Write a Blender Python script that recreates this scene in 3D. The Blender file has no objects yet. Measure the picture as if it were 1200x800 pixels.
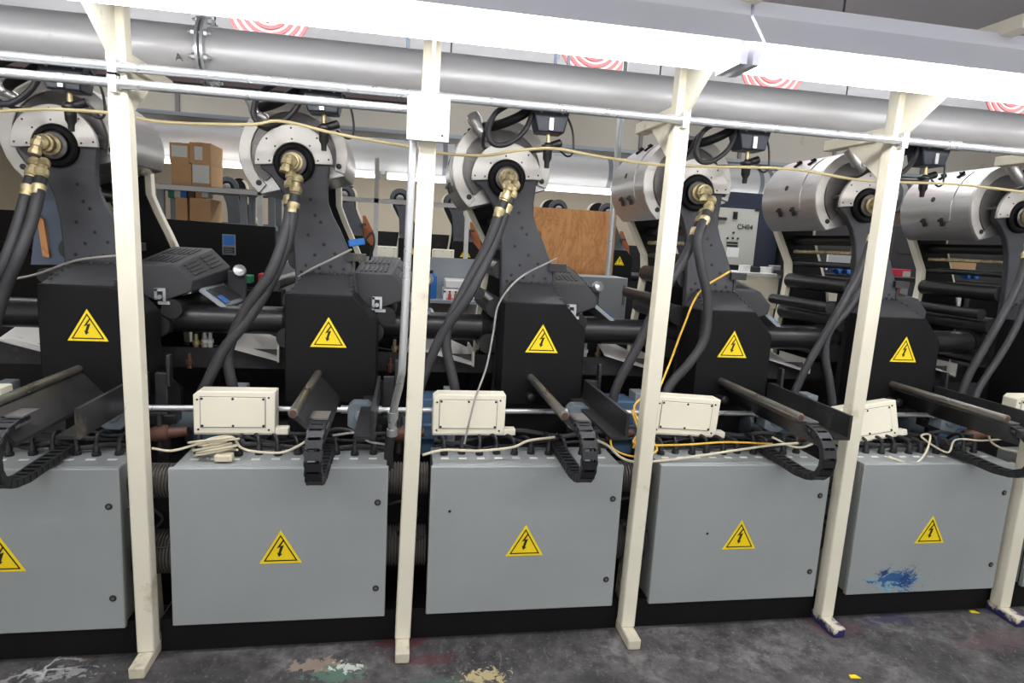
import bpy, math, random
from mathutils import Vector, Matrix
random.seed(7)
SC = bpy.context.scene
COL = SC.collection
R = math.radians
P = 0.9655                       # spacing of the press units along x (metres)
def UX(i): return (i - 2) * P

# ------------------------------------------------------------------ camera
F_PX = 737.69
YAW, PITCH, ROLL = .1751, .1555, .0560
CAM = Vector((-.1274, -2.3925, 1.6563))
_cy, _sy, _cp, _sp = math.cos(YAW), math.sin(YAW), math.cos(PITCH), math.sin(PITCH)
_f = Vector((_sy * _cp, _cy * _cp, -_sp)); _r0 = Vector((_cy, -_sy, 0)); _u0 = _r0.cross(_f)
_r = math.cos(ROLL) * _r0 + math.sin(ROLL) * _u0
_u = -math.sin(ROLL) * _r0 + math.cos(ROLL) * _u0
def at(px, py, Y):
    """point of the plane y = Y seen at a place of the photograph (a survey of the room)"""
    d = _r * ((px - 600) / F_PX) - _u * ((py - 400) / F_PX) + _f
    return CAM + d * ((Y - CAM.y) / d.y)
cam = bpy.data.cameras.new('camera'); co = bpy.data.objects.new('camera', cam); COL.objects.link(co)
cam.sensor_width = 36; cam.lens = F_PX / 1200 * 36; cam.clip_start = .05; cam.clip_end = 100
co.matrix_world = Matrix(((_r.x, _u.x, -_f.x, CAM.x), (_r.y, _u.y, -_f.y, CAM.y), (_r.z, _u.z, -_f.z, CAM.z), (0, 0, 0, 1)))
SC.camera = co

# ------------------------------------------------------------------ materials
def srgb(c):
    return tuple(((v / 255) / 12.92 if v / 255 <= .04045 else ((v / 255 + .055) / 1.055) ** 2.4) for v in c) + (1,)
class G:
    def __init__(s, name):
        s.m = bpy.data.materials.new(name); s.m.use_nodes = True
        s.t = s.m.node_tree; s.b = s.t.nodes['Principled BSDF']
    def n(s, typ, **kw):
        x = s.t.nodes.new(typ)
        for k, v in kw.items(): setattr(x, k, v)
        return x
    def l(s, a, b): s.t.links.new(a, b)
    def coord(s, kind='Object', scale=(1, 1, 1)):
        tc = s.n('ShaderNodeTexCoord'); mp = s.n('ShaderNodeMapping'); mp.inputs['Scale'].default_value = scale
        s.l(tc.outputs[kind], mp.inputs['Vector']); return mp.outputs['Vector']
    def world(s, scale=(1, 1, 1)):
        g = s.n('ShaderNodeNewGeometry'); mp = s.n('ShaderNodeMapping'); mp.inputs['Scale'].default_value = scale
        s.l(g.outputs['Position'], mp.inputs['Vector']); return mp.outputs['Vector']
    def noise(s, vec, scale, detail=4, rough=.55, dist=0):
        x = s.n('ShaderNodeTexNoise'); x.inputs['Scale'].default_value = scale; x.inputs['Detail'].default_value = detail
        x.inputs['Roughness'].default_value = rough; x.inputs['Distortion'].default_value = dist
        s.l(vec, x.inputs['Vector']); return x.outputs['Fac']
    def ramp(s, fac, stops, interp='LINEAR'):
        x = s.n('ShaderNodeValToRGB'); x.color_ramp.interpolation = interp
        e = x.color_ramp.elements
        while len(e) < len(stops): e.new(.5)
        for k, (p, c) in enumerate(stops):
            e[k].position = p; e[k].color = c if len(c) == 4 else tuple(c) + (1,)
        s.l(fac, x.inputs['Fac']); return x.outputs['Color']
    def mix(s, fac, a, b, mode='MIX'):
        x = s.n('ShaderNodeMix', data_type='RGBA', blend_type=mode)
        for v, k in ((fac, 0), (a, 6), (b, 7)):
            if isinstance(v, (int, float)): x.inputs[k].default_value = v
            elif isinstance(v, tuple): x.inputs[k].default_value = v
            else: s.l(v, x.inputs[k])
        return x.outputs[2]
    def math(s, op, a, b=0.0, clamp=False):
        x = s.n('ShaderNodeMath', operation=op); x.use_clamp = clamp
        for v, k in ((a, 0), (b, 1)):
            if isinstance(v, (int, float)): x.inputs[k].default_value = v
            else: s.l(v, x.inputs[k])
        return x.outputs[0]
    def bump(s, h, strength=.2, dist=.01):
        x = s.n('ShaderNodeBump'); x.inputs['Strength'].default_value = strength; x.inputs['Distance'].default_value = dist
        s.l(h, x.inputs['Height']); s.l(x.outputs['Normal'], s.b.inputs['Normal'])
    def set(s, **kw):
        for k, v in kw.items():
            key = {'base': 'Base Color', 'rough': 'Roughness', 'metal': 'Metallic', 'spec': 'Specular IOR Level'}[k]
            if isinstance(v, (int, float, tuple)): s.b.inputs[key].default_value = v
            else: s.l(v, s.b.inputs[key])
        return s
def simple(name, rgb, rough=.5, metal=0., var=.12, scale=6., stretch=(1, 1, 1), bump=0., bscale=80., spec=.5, dirt=None, dirt_at=.62):
    g = G(name); c = srgb(rgb); v = g.coord('Object', stretch)
    f = g.noise(v, scale, 5)
    lo = tuple(x * (1 - var) for x in c[:3]) + (1,); hi = tuple(min(1, x * (1 + var)) for x in c[:3]) + (1,)
    col = g.ramp(f, [(.3, lo), (.7, hi)])
    if dirt:
        d = g.noise(g.world(), 5.5, 8, .65)
        dm = g.ramp(d, [(dirt_at, (0, 0, 0)), (dirt_at + .14, (1, 1, 1))])
        col = g.mix(dm, col, srgb(dirt))
    g.set(base=col, metal=metal, spec=spec)
    rr = g.math('MULTIPLY_ADD', f, .25); g.t.nodes[-1].inputs[2].default_value = max(.03, rough - .12)
    g.l(rr, g.b.inputs['Roughness'])
    if bump: g.bump(g.noise(v, bscale, 3), bump, .004)
    return g.m
def emit(name, rgb, strength):
    g = G(name); g.set(base=srgb(rgb)); g.b.inputs['Emission Color'].default_value = srgb(rgb); g.b.inputs['Emission Strength'].default_value = strength
    return g.m
M = {}
M['cab'] = simple('grey_enclosure_paint', (152, 156, 155), .42, var=.05, scale=2.2, bump=.05, bscale=220)
M['cab_side'] = simple('grey_enclosure_side', (118, 122, 124), .5, var=.06, scale=3)
M['cream'] = simple('cream_post_paint', (234, 227, 206), .45, var=.04, scale=4, dirt=(186, 170, 138), dirt_at=.60)
M['black'] = simple('black_paint', (17, 16, 18), .6, var=.12, scale=5, bump=.05, spec=.22)
M['black_gloss'] = simple('black_gloss_paint', (30, 29, 31), .34, var=.2, scale=4, bump=.03)
M['frame'] = simple('charcoal_frame_paint', (62, 63, 68), .5, var=.14, scale=9, bump=.08, bscale=160)
M['charcoal'] = simple('charcoal_cover_paint', (52, 52, 55), .55, var=.12, scale=7, bump=.06)
M['void'] = simple('oily_black_iron', (24, 23, 24), .6, var=.3, scale=5, dirt=(58, 52, 46), dirt_at=.6)
M['iron'] = simple('dark_oily_steel', (62, 61, 63), .38, .5, var=.3, scale=7, dirt=(104, 96, 84), dirt_at=.6)
M['railplate'] = simple('dark_rail_steel', (54, 53, 54), .4, .35, var=.3, scale=8, dirt=(120, 108, 96), dirt_at=.63)
M['steel'] = simple('brushed_stainless_steel', (196, 194, 192), .32, .7, var=.08, scale=5, stretch=(14, 1, 14), dirt=(150, 142, 134), dirt_at=.68)
M['steel_face'] = simple('dull_steel_plate', (202, 198, 192), .40, .35, var=.08, scale=8, dirt=(150, 140, 128), dirt_at=.62)
M['steel_dark'] = simple('grey_steel_panel', (118, 114, 112), .45, .5, var=.14, scale=7)
M['galv'] = simple('galvanised_conduit', (206, 208, 210), .3, .7, var=.06, scale=12)
M['pipe'] = simple('grey_steel_pipe', (190, 189, 190), .40, .25, var=.06, scale=6, stretch=(.6, 3, 3), dirt=(150, 146, 142), dirt_at=.68)
M['brass'] = simple('dirty_brass', (206, 190, 146), .38, .5, var=.35, scale=38, dirt=(128, 112, 84), dirt_at=.52)
M['rubber'] = simple('black_rubber_hose', (48, 47, 49), .6, var=.12, scale=20, bump=.1, bscale=120)
M['plastic'] = simple('black_plastic', (30, 30, 33), .45, var=.15, scale=10)
M['navy'] = simple('blue_black_plastic', (34, 42, 56), .4, var=.15, scale=8)
M['yellow'] = simple('sign_yellow', (250, 218, 24), .4, var=.03, scale=10)
M['sign_black'] = simple('sign_black', (26, 22, 16), .5, var=.05)
M['ivory'] = simple('ivory_plastic', (244, 237, 216), .45, var=.02, scale=6, dirt=(206, 190, 150), dirt_at=.68)
M['white'] = simple('white_paint', (238, 238, 236), .45, var=.02)
M['cream_cable'] = simple('cream_cable', (214, 204, 178), .5, var=.08, scale=20)
M['grey_cable'] = simple('grey_cable', (150, 146, 140), .5, var=.08, scale=20)
M['orange_cable'] = simple('yellow_orange_cable', (232, 184, 70), .45, var=.06, scale=20)
M['tan_cable'] = simple('tan_air_line', (206, 188, 138), .45, var=.1, scale=10)
M['bluegrey'] = simple('blue_grey_casting', (108, 118, 124), .5, .1, var=.12, scale=10, dirt=(70, 66, 62), dirt_at=.6)
M['blue'] = simple('blue_motor_paint', (74, 102, 130), .5, var=.15, scale=9, dirt=(44, 48, 54), dirt_at=.56)
M['brown'] = simple('oily_brown_copper', (92, 62, 50), .5, .2, var=.3, scale=14)
M['duct_corr'] = simple('corrugated_hose_grey', (84, 78, 74), .6, var=.12, scale=8)
M['card'] = simple('cardboard', (214, 170, 124), .8, var=.06, scale=5)
M['paper'] = simple('white_paper', (236, 236, 232), .7, var=.02)
M['beige'] = simple('beige_duct_metal', (176, 170, 158), .5, .1, var=.06, scale=2, dirt=(140, 128, 116), dirt_at=.64)
M['white_duct'] = simple('white_duct_paint', (240, 240, 240), .4, var=.02)
M['wall'] = simple('cream_wall_paint', (222, 208, 186), .8, var=.05, scale=1.2)
M['ceil'] = simple('ceiling_paint', (228, 229, 236), .8, var=.05, scale=.8)
M['maroon'] = simple('dark_maroon_paint', (58, 40, 42), .5, var=.15, scale=4)
M['panel_grey'] = simple('pale_grey_panel', (190, 190, 180), .5, var=.04)
M['slate'] = simple('slate_blue_panel', (96, 108, 126), .5, var=.06)
M['light_grey'] = simple('light_grey_metal', (148, 154, 160), .5, .1, var=.06)
M['red'] = simple('red_plastic', (206, 56, 66), .5, var=.1)
M['pink'] = simple('pink_red_carton', (226, 62, 88), .5, var=.06)
M['bluep'] = simple('bright_blue_plastic', (40, 110, 190), .45, var=.08)
M['green'] = simple('green_plastic', (44, 140, 100), .5, var=.08)
M['amber'] = simple('amber_liquid', (170, 120, 30), .3, var=.1)
M['lampgrey'] = simple('lamp_housing_paint', (214, 214, 222), .45, var=.03, scale=2)
M['rail_steel'] = simple('worn_rail_steel', (138, 134, 126), .3, .75, var=.2, scale=8, dirt=(110, 92, 76), dirt_at=.6)
M['brown_board'] = simple('rust_brown_board', (150, 84, 48), .6, var=.1, scale=4)
M['cream_dirty'] = simple('scuffed_cream_paint', (206, 198, 176), .6, var=.1, scale=9, dirt=(108, 98, 82), dirt_at=.52)
M['tube'] = emit('glowing_lamp_tube', (252, 252, 252), 26)
M['tube_far'] = emit('glowing_far_tube', (252, 252, 252), 5)
M['fill_tube_up'] = emit('added_uplight_tube', (252, 252, 252), 4.5)  # glow of the added uplights on the beige duct
M['rib_red'] = simple('flag_red_cloth', (220, 122, 122), .8, var=.05)
M['rib_white'] = simple('flag_white_cloth', (232, 228, 230), .8, var=.03)
M['darkblue'] = simple('dark_navy_enclosure', (36, 44, 62), .45, var=.1)

def mat_plywood():
    g = G('plywood'); f = g.noise(g.world((1.6, 1, .9)), 2.6, 6, .6, 3.5); f2 = g.noise(g.world((7, 1, 1.2)), 4, 5, .6, .6)
    col = g.ramp(f, [(.3, srgb((240, 180, 120))), (.48, srgb((228, 164, 104))), (.52, srgb((206, 140, 86))), (.57, srgb((236, 174, 112))), (.75, srgb((222, 156, 98)))])
    col = g.mix(g.ramp(f2, [(.4, (0, 0, 0)), (.75, (.45, .45, .45))]), col, srgb((196, 130, 80)))
    vo = g.n('ShaderNodeTexVoronoi'); vo.inputs['Scale'].default_value = 5; g.l(g.world((1, 1, .7)), vo.inputs['Vector'])
    col = g.mix(g.ramp(vo.outputs['Distance'], [(.07, (1, 1, 1)), (.15, (0, 0, 0))]), col, srgb((140, 82, 50)))
    g.set(base=col, rough=.7); return g.m
M['ply'] = mat_plywood()

def mat_floor():
    g = G('stained_concrete_floor'); v = g.world()
    a = g.noise(v, 1.8, 8, .62, 1.2); b = g.noise(v, 14, 8, .7); c = g.noise(v, 60, 4, .6)
    col = g.ramp(a, [(.34, srgb((44, 43, 44))), (.5, srgb((82, 80, 80))), (.66, srgb((116, 113, 112)))])
    col = g.mix(g.ramp(b, [(.42, (0, 0, 0)), (.62, (.8, .8, .8))]), col, srgb((48, 46, 48)))
    col = g.mix(g.ramp(c, [(.58, (0, 0, 0)), (.74, (.45, .45, .45))]), col, srgb((158, 154, 150)))
    st = g.noise(g.world((9, 2.2, 1)), 2.4, 6, .7, 1.2)
    col = g.mix(g.ramp(st, [(.60, (0, 0, 0)), (.74, (.4, .4, .4))]), col, srgb((150, 146, 142)))
    # pale worn veins
    vo = g.n('ShaderNodeTexVoronoi', feature='DISTANCE_TO_EDGE'); vo.inputs['Scale'].default_value = 3.4
    wv = g.n('ShaderNodeVectorMath', operation='ADD'); nz = g.n('ShaderNodeTexNoise'); nz.inputs['Scale'].default_value = 7; nz.inputs['Detail'].default_value = 4
    g.l(v, nz.inputs['Vector']); sc_ = g.n('ShaderNodeVectorMath', operation='SCALE'); sc_.inputs['Scale'].default_value = .22
    g.l(nz.outputs['Color'], sc_.inputs[0]); g.l(v, wv.inputs[0]); g.l(sc_.outputs[0], wv.inputs[1]); g.l(wv.outputs[0], vo.inputs['Vector'])
    vein = g.ramp(vo.outputs['Distance'], [(.012, (1, 1, 1)), (.035, (0, 0, 0))])
    keep = g.ramp(g.noise(g.world(), 1.7, 3, .5), [(.52, (0, 0, 0)), (.6, (.8, .8, .8))])
    sx = g.n('ShaderNodeSeparateXYZ'); g.l(v, sx.inputs[0])
    left = g.ramp(sx.outputs['X'], [(0.0, (1, 1, 1)), (.001, (0, 0, 0))]); g.t.links.remove(left.node.inputs['Fac'].links[0]); g.l(g.math('ADD', sx.outputs['X'], .75), left.node.inputs['Fac'])
    col = g.mix(g.math('MULTIPLY', g.math('MULTIPLY', vein, keep), left), col, srgb((206, 204, 200)))
    # spilt printing ink with shapes of its own
    def spill(cx, cy, rx, ry, rgb, nscale=9, amount=.9, seed=0., lo=.5):
        nonlocal col
        mp = g.n('ShaderNodeMapping'); mp.inputs['Location'].default_value = (-cx / rx, -cy / ry, 0); mp.inputs['Scale'].default_value = (1 / rx, 1 / ry, 0)
        geo = g.n('ShaderNodeNewGeometry'); g.l(geo.outputs['Position'], mp.inputs['Vector'])
        ln = g.n('ShaderNodeVectorMath', operation='LENGTH'); g.l(mp.outputs['Vector'], ln.inputs[0])
        mp2 = g.n('ShaderNodeMapping'); mp2.inputs['Location'].default_value = (seed, seed * 2, 0); g.l(geo.outputs['Position'], mp2.inputs['Vector'])
        nz = g.noise(mp2.outputs['Vector'], nscale, 6, .65, .8)
        s = g.math('SUBTRACT', g.math('MULTIPLY_ADD', nz, 2.6), ln.outputs['Value']); lo -= .64
        [n_ for n_ in g.t.nodes if n_.type == 'MATH' and n_.operation == 'MULTIPLY_ADD'][-1].inputs[2].default_value = -.8
        fac = g.ramp(s, [(lo - .08, (0, 0, 0)), (lo + .06, (amount,) * 3)])
        col = g.mix(fac, col, srgb(rgb))
    spill(-.42, -.10, .16, .07, (150, 132, 116), 18, .75, 3, .62)
    spill(-.33, -.16, .18, .09, (84, 118, 100), 24, .7, 5, .62)
    spill(-.30, -.12, .12, .06, (206, 208, 200), 34, .85, 8, .72)
    spill(-.10, .02, .22, .10, (92, 34, 40), 12, .6, 1, .55)
    spill(-.02, -.10, .22, .06, (90, 38, 44), 14, .55, 2, .55)
    spill(.22, -.22, .16, .08, (186, 170, 124), 30, .8, 4, .66)
    spill(.05, -.24, .2, .06, (66, 92, 78), 20, .5, 9, .6)
    spill(1.85, -.05, .2, .12, (92, 58, 60), 14, .5, 6, .55)
    spill(2.2, .0, .26, .07, (56, 52, 92), 14, .6, 7, .55)
    spill(2.55, -.2, .36, .12, (98, 72, 76), 16, .5, 11, .6)
    spill(2.85, -.05, .18, .1, (56, 54, 98), 16, .55, 12, .56)
    spill(-1.35, -.06, .36, .09, (176, 176, 174), 30, .6, 14, .90)
    spill(-1.25, .06, .22, .05, (100, 70, 44), 18, .6, 15, .55)
    g.set(base=col, rough=.6); g.bump(g.noise(v, 45, 6, .7), .25, .004)
    return g.m
M['floor'] = mat_floor()

# ------------------------------------------------------------------ mesh builder
class MB:
    def __init__(s): s.v = []; s.f = []; s.mi = []; s.cur = 0
    def mat(s, k): s.cur = k; return s
    def add(s, vs, fs):
        o = len(s.v); s.v += [Vector(v) for v in vs]
        for f in fs: s.f.append([o + k for k in f]); s.mi.append(s.cur)
        return s
    def box(s, x0, x1, y0, y1, z0, z1):
        vs = [(x, y, z) for z in (z0, z1) for y in (y0, y1) for x in (x0, x1)]
        return s.add(vs, [(0, 2, 3, 1), (4, 5, 7, 6), (0, 1, 5, 4), (2, 6, 7, 3), (0, 4, 6, 2), (1, 3, 7, 5)])
    def obox(s, c, ax, ay, az, sx, sy, sz):
        c = Vector(c); vs = [c + ax * (sx / 2 * i) + ay * (sy / 2 * j) + az * (sz / 2 * k) for k in (-1, 1) for j in (-1, 1) for i in (-1, 1)]
        return s.add(vs, [(0, 2, 3, 1), (4, 5, 7, 6), (0, 1, 5, 4), (2, 6, 7, 3), (0, 4, 6, 2), (1, 3, 7, 5)])
    def prism(s, poly, a, b, axis='y', poly2=None):
        """poly in the two other axes (x,z for y; y,z for x; x,y for z) swept from a to b"""
        n = len(poly); q = poly2 or poly
        def mk(p, t): return (p[0], t, p[1]) if axis == 'y' else ((t, p[0], p[1]) if axis == 'x' else (p[0], p[1], t))
        vs = [mk(p, a) for p in poly] + [mk(p, b) for p in q]
        return s.add(vs, [list(range(n)), list(range(2 * n - 1, n - 1, -1))] + [(k, k + n, (k + 1) % n + n, (k + 1) % n) for k in range(n)])
    def lathe(s, o, d, prof, n=24):
        """prof: list of (distance along d, radius)"""
        o = Vector(o); d = Vector(d).normalized(); a = d.orthogonal().normalized(); b = d.cross(a)
        vs = []; fs = []
        for t, r in prof:
            for k in range(n):
                w = 2 * math.pi * k / n; vs.append(o + d * t + (a * math.cos(w) + b * math.sin(w)) * r)
        for j in range(len(prof) - 1):
            for k in range(n): fs.append((j * n + k, j * n + (k + 1) % n, (j + 1) * n + (k + 1) % n, (j + 1) * n + k))
        fs.append(list(range(n - 1, -1, -1))); fs.append([(len(prof) - 1) * n + k for k in range(n)])
        return s.add(vs, fs)
    def cyl(s, p0, p1, r, n=20, r2=None):
        p0 = Vector(p0); p1 = Vector(p1); return s.lathe(p0, p1 - p0, [(0, r), ((p1 - p0).length, r if r2 is None else r2)], n)
    def tube(s, pts, r, n=10, smooth=6):
        pts = [Vector(p) for p in pts]
        if smooth and len(pts) > 2: pts = catmull(pts, smooth)
        T = []
        for k in range(len(pts)): T.append((pts[min(k + 1, len(pts) - 1)] - pts[max(k - 1, 0)]).normalized())
        a = T[0].orthogonal().normalized(); vs = []; fs = []
        for k, p in enumerate(pts):
            a = (a - T[k] * a.dot(T[k])).normalized(); b = T[k].cross(a)
            for j in range(n):
                w = 2 * math.pi * j / n; vs.append(p + (a * math.cos(w) + b * math.sin(w)) * r)
        for k in range(len(pts) - 1):
            for j in range(n): fs.append((k * n + j, k * n + (j + 1) % n, (k + 1) * n + (j + 1) % n, (k + 1) * n + j))
        fs.append(list(range(n - 1, -1, -1))); fs.append([(len(pts) - 1) * n + j for j in range(n)])
        return s.add(vs, fs)
    def build(s, name, mats, parent=None, bevel=0., smooth=40., loc=None):
        """vertices are given in world axes; the parent's place is taken off. Without a parent the origin goes to the base."""
        if not isinstance(mats, (list, tuple)): mats = [mats]
        if parent is not None:
            o = Vector((0, 0, 0)); q = parent
            while q is not None: o += q.location; q = q.parent
        elif loc is not None: o = Vector(loc)
        else:
            lo = [min(v[k] for v in s.v) for k in range(3)]; hi = [max(v[k] for v in s.v) for k in range(3)]
            o = Vector(((lo[0] + hi[0]) / 2, (lo[1] + hi[1]) / 2, lo[2]))
        me = bpy.data.meshes.new(name); me.from_pydata([v - o for v in s.v], [], s.f)
        for m in mats: me.materials.append(M[m] if isinstance(m, str) else m)
        me.polygons.foreach_set('material_index', s.mi)
        import bmesh
        bm = bmesh.new(); bm.from_mesh(me); bmesh.ops.recalc_face_normals(bm, faces=bm.faces); bm.to_mesh(me); bm.free()
        me.shade_smooth(); me.set_sharp_from_angle(angle=R(smooth))
        ob = bpy.data.objects.new(name, me); COL.objects.link(ob)
        if parent is not None: ob.parent = parent
        else: ob.location = o
        if bevel:
            md = ob.modifiers.new('bevel', 'BEVEL'); md.width = bevel; md.segments = 2; md.limit_method = 'ANGLE'; md.angle_limit = R(40)
        return ob
def catmull(p, n):
    out = []
    q = [p[0] * 2 - p[1]] + p + [p[-1] * 2 - p[-2]]
    for k in range(1, len(q) - 2):
        a, b, c, d = q[k - 1], q[k], q[k + 1], q[k + 2]
        for j in range(n):
            t = j / n
            out.append(.5 * ((2 * b) + (c - a) * t + (2 * a - 5 * b + 4 * c - d) * t * t + (3 * b - a - 3 * c + d) * t ** 3))
    out.append(p[-1]); return out
def arc(cx, cz, r, a0, a1, n=24):
    return [(cx + r * math.cos(R(a0 + (a1 - a0) * k / n)), cz + r * math.sin(R(a0 + (a1 - a0) * k / n))) for k in range(n + 1)]
def tag(o, label, cat, group=None, kind=None):
    o['label'] = label; o['category'] = cat
    if group: o['group'] = group
    if kind: o['kind'] = kind
    return o
def thing(name, label, cat, loc=(0, 0, 0), group=None):
    o = bpy.data.objects.new(name, None); COL.objects.link(o); o.location = loc; o.empty_display_size = .1
    return tag(o, label, cat, group)
def struct(name, mb, m, label, cat):
    return tag(mb.build(name, m), label, cat, kind='structure')
def dup(root, dx=(0, 0, 0), label=None, group=None, skip=()):
    def cp(o, par):
        c = o.copy(); COL.objects.link(c); c.parent = par
        for ch in list(o.children):
            if ch.name.split('.')[0] not in skip: cp(ch, c)
        return c
    r = cp(root, None); r.location = root.location + Vector(dx)
    if label: r['label'] = label
    if group: r['group'] = group
    return r
XA, YA, ZA = Vector((1, 0, 0)), Vector((0, 1, 0)), Vector((0, 0, 1))
ORD = ['leftmost', 'second from left', 'third from left', 'fourth from left', 'fifth from left', 'rightmost']

# ------------------------------------------------------------------ setting
struct('floor', MB().box(-7, 12, -6, 11, -.1, 0), 'floor', 'dark stained concrete floor with spilt ink', 'floor')
struct('ceiling', MB().box(-7, 12, -6, 11, 3.25, 3.35), 'ceil', 'pale grey hall ceiling above the lamps', 'ceiling')
struct('wall_back', MB().box(-7, 12, 10.6, 10.7, 0, 3.25), 'wall', 'cream painted wall at the far end', 'wall')
struct('wall_right', MB().box(12, 12.1, -6, 10.7, 0, 3.25), 'wall', 'cream painted wall beyond the press rows', 'wall')
struct('wall_left', MB().box(-7.1, -7, -6, 10.7, 0, 3.25), 'wall', 'cream painted wall behind the shelves', 'wall')

# ------------------------------------------------------------------ warning sign
def sign_mesh(cx, y, zb, w, name, parent):
    h = w * .86; m = MB()
    def tri(k, dy0, dy1):
        cz = zb + h / 3
        pts = [(cx - w / 2, zb), (cx + w / 2, zb), (cx, zb + h)]
        return [(cx + (p[0] - cx) * k, cz + (p[1] - cz) * k) for p in pts]
    m.mat(0).prism(tri(1, 0, 0), y - .0015, y)
    o = tri(.80, 0, 0); i = tri(.70, 0, 0); m.mat(1)
    for k in range(3):
        q = [o[k], o[(k + 1) % 3], i[(k + 1) % 3], i[k]]
        m.prism(q, y - .0022, y - .0014)
    B = [(.05, .61), (-.095, .395), (-.01, .425), (-.055, .27), (-.085, .285), (-.045, .165), (.04, .245), (.0, .25), (.075, .475), (-.01, .445), (.09, .61)]
    m.prism([(cx + a * w, zb + b * w) for a, b in B], y - .0022, y - .0014)
    return m.build(name, ['yellow', 'sign_black'], parent)

# ------------------------------------------------------------------ electrical cabinets
ZT = .7647
def make_cabinet(label):
    t = thing('electrical_cabinet', label, 'cabinet', (UX(2), 0, 0), 'grey electrical cabinets along the press')
    x0 = UX(2)
    MB().box(x0 - .055, x0 + .845, .04, .24, 0, .135).build('plinth', 'black', t)
    m = MB().box(x0 + .008, x0 + .792, .034, .255, .135, ZT - .004); m.build('body', 'cab', t, .004)
    m = MB().box(x0 + .012, x0 + .788, .020, .036, .14, ZT - .012); m.build('door_seal', 'plastic', t)
    d = MB().box(x0, x0 + .8, 0, .022, .13, ZT).build('door', 'cab', t, .004)
    for z in (.256, .62):
        k = MB(); k.lathe((x0 + .762, .001, z), (0, -1, 0), [(0, .0125), (.003, .0125), (.004, .009)], 18)
        k.mat(1).lathe((x0 + .762, -.002, z), (0, -1, 0), [(0, .0065), (.0025, .006)], 12).box(x0 + .7555, x0 + .7685, -.0055, -.003, z - .001, z + .001)
        k.build('door_lock', ['plastic', 'steel_dark'], d)
    sign_mesh(x0 + .398, 0, .377, .158, 'warning_sign', d)
    for k in range(10):
        x = x0 + .06 + k * .075; y = .155 + (k % 2) * .012
        gl = MB(); gl.lathe((x, y, ZT - .004), ZA, [(0, .017), (.012, .017), (.014, .013), (.03, .013), (.034, .010), (.05, .007)], 10)
        g = gl.build('cable_gland', 'plastic', t)
        dx = random.uniform(-.05, .05); hz = random.uniform(-.012, .014)
        c = MB().tube([(x, y, ZT + .03), (x + dx * .15, y + .012, ZT + .062 + hz), (x + dx * .7, y + .06, ZT + .062 + hz), (x + dx * 1.6, y + .13, ZT + .01 + hz)], .0075, 7, 5)
        c.build('lead', 'plastic', g)
        MB().box(x - .016, x + .016, .10, .115, ZT - .004, ZT - .002).build('marker_tag', 'paper', t)
    return t
cab_labels = ['grey electrical cabinet cut off by the left edge of the photo',
 'grey electrical cabinet with a coil of beige cable on its top',
 'grey electrical cabinet in the middle, directly right of the post carrying the white box',
 'grey electrical cabinet with yellow cables lying along its top',
 'grey electrical cabinet with blue ink smeared low on its door',
 'sliver of grey electrical cabinet behind the rightmost cream post']
cab0 = make_cabinet(cab_labels[2]); cabs = {2: cab0}
for i in (0, 1, 3, 4, 5): cabs[i] = dup(cab0, ((i - 2) * P, 0, 0), cab_labels[i])
# blue ink smear on the fifth door: its own material on that door only
def mat_smear():
    g = G('grey_enclosure_with_ink'); v = g.coord('Object')
    c = srgb((152, 156, 155)); f = g.noise(v, 2.2, 5)
    col = g.ramp(f, [(.3, tuple(x * .95 for x in c[:3])), (.7, tuple(x * 1.05 for x in c[:3]))])
    def blob(cx, cz, rx, rz, rgb, ns, lo, am):
        nonlocal col
        mp = g.n('ShaderNodeMapping'); mp.inputs['Location'].default_value = (-cx / rx, 0, -cz / rz); mp.inputs['Scale'].default_value = (1 / rx, 0, 1 / rz)
        tc = g.n('ShaderNodeTexCoord'); g.l(tc.outputs['Object'], mp.inputs['Vector'])
        ln = g.n('ShaderNodeVectorMath', operation='LENGTH'); g.l(mp.outputs['Vector'], ln.inputs[0])
        s = g.math('SUBTRACT', g.math('MULTIPLY_ADD', g.noise(g.coord('Object', (1, 1, 1.6)), ns, 6, .65, 1.6), 3.4), ln.outputs['Value']); lo -= .5
        [n_ for n_ in g.t.nodes if n_.type == 'MATH' and n_.operation == 'MULTIPLY_ADD'][-1].inputs[2].default_value = -1.2
        col = g.mix(g.ramp(s, [(lo - .06, (0, 0, 0)), (lo + .06, (am,) * 3)]), col, srgb(rgb))
    blob(.245, .185, .22, .08, (122, 172, 190), 16, .50, .85)
    blob(.25, .20, .19, .09, (40, 84, 140), 17, .56, .95)
    blob(.31, .195, .06, .08, (32, 62, 120), 26, .42, .95)
    blob(.185, .235, .045, .03, (30, 54, 110), 20, .4, .95)
    g.set(base=col, rough=.42); return g.m
for ch in cabs[4].children:
    if ch.name.startswith('door') and 'seal' not in ch.name:
        ch.data = ch.data.copy(); ch.data.materials[0] = mat_smear()

for i, px, py in ((2, 527, 599), (3, 829, 625)):
    q = at(px, py, 0)
    d = [c for c in cabs[i].children if c.name.startswith('door') and 'seal' not in c.name][0]
    MB().lathe((q.x, .0005, q.z), (0, -1, 0), [(0, .006), (.0012, .006), (.002, .003)], 9).build('scuff_mark', 'sign_black', d)

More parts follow.
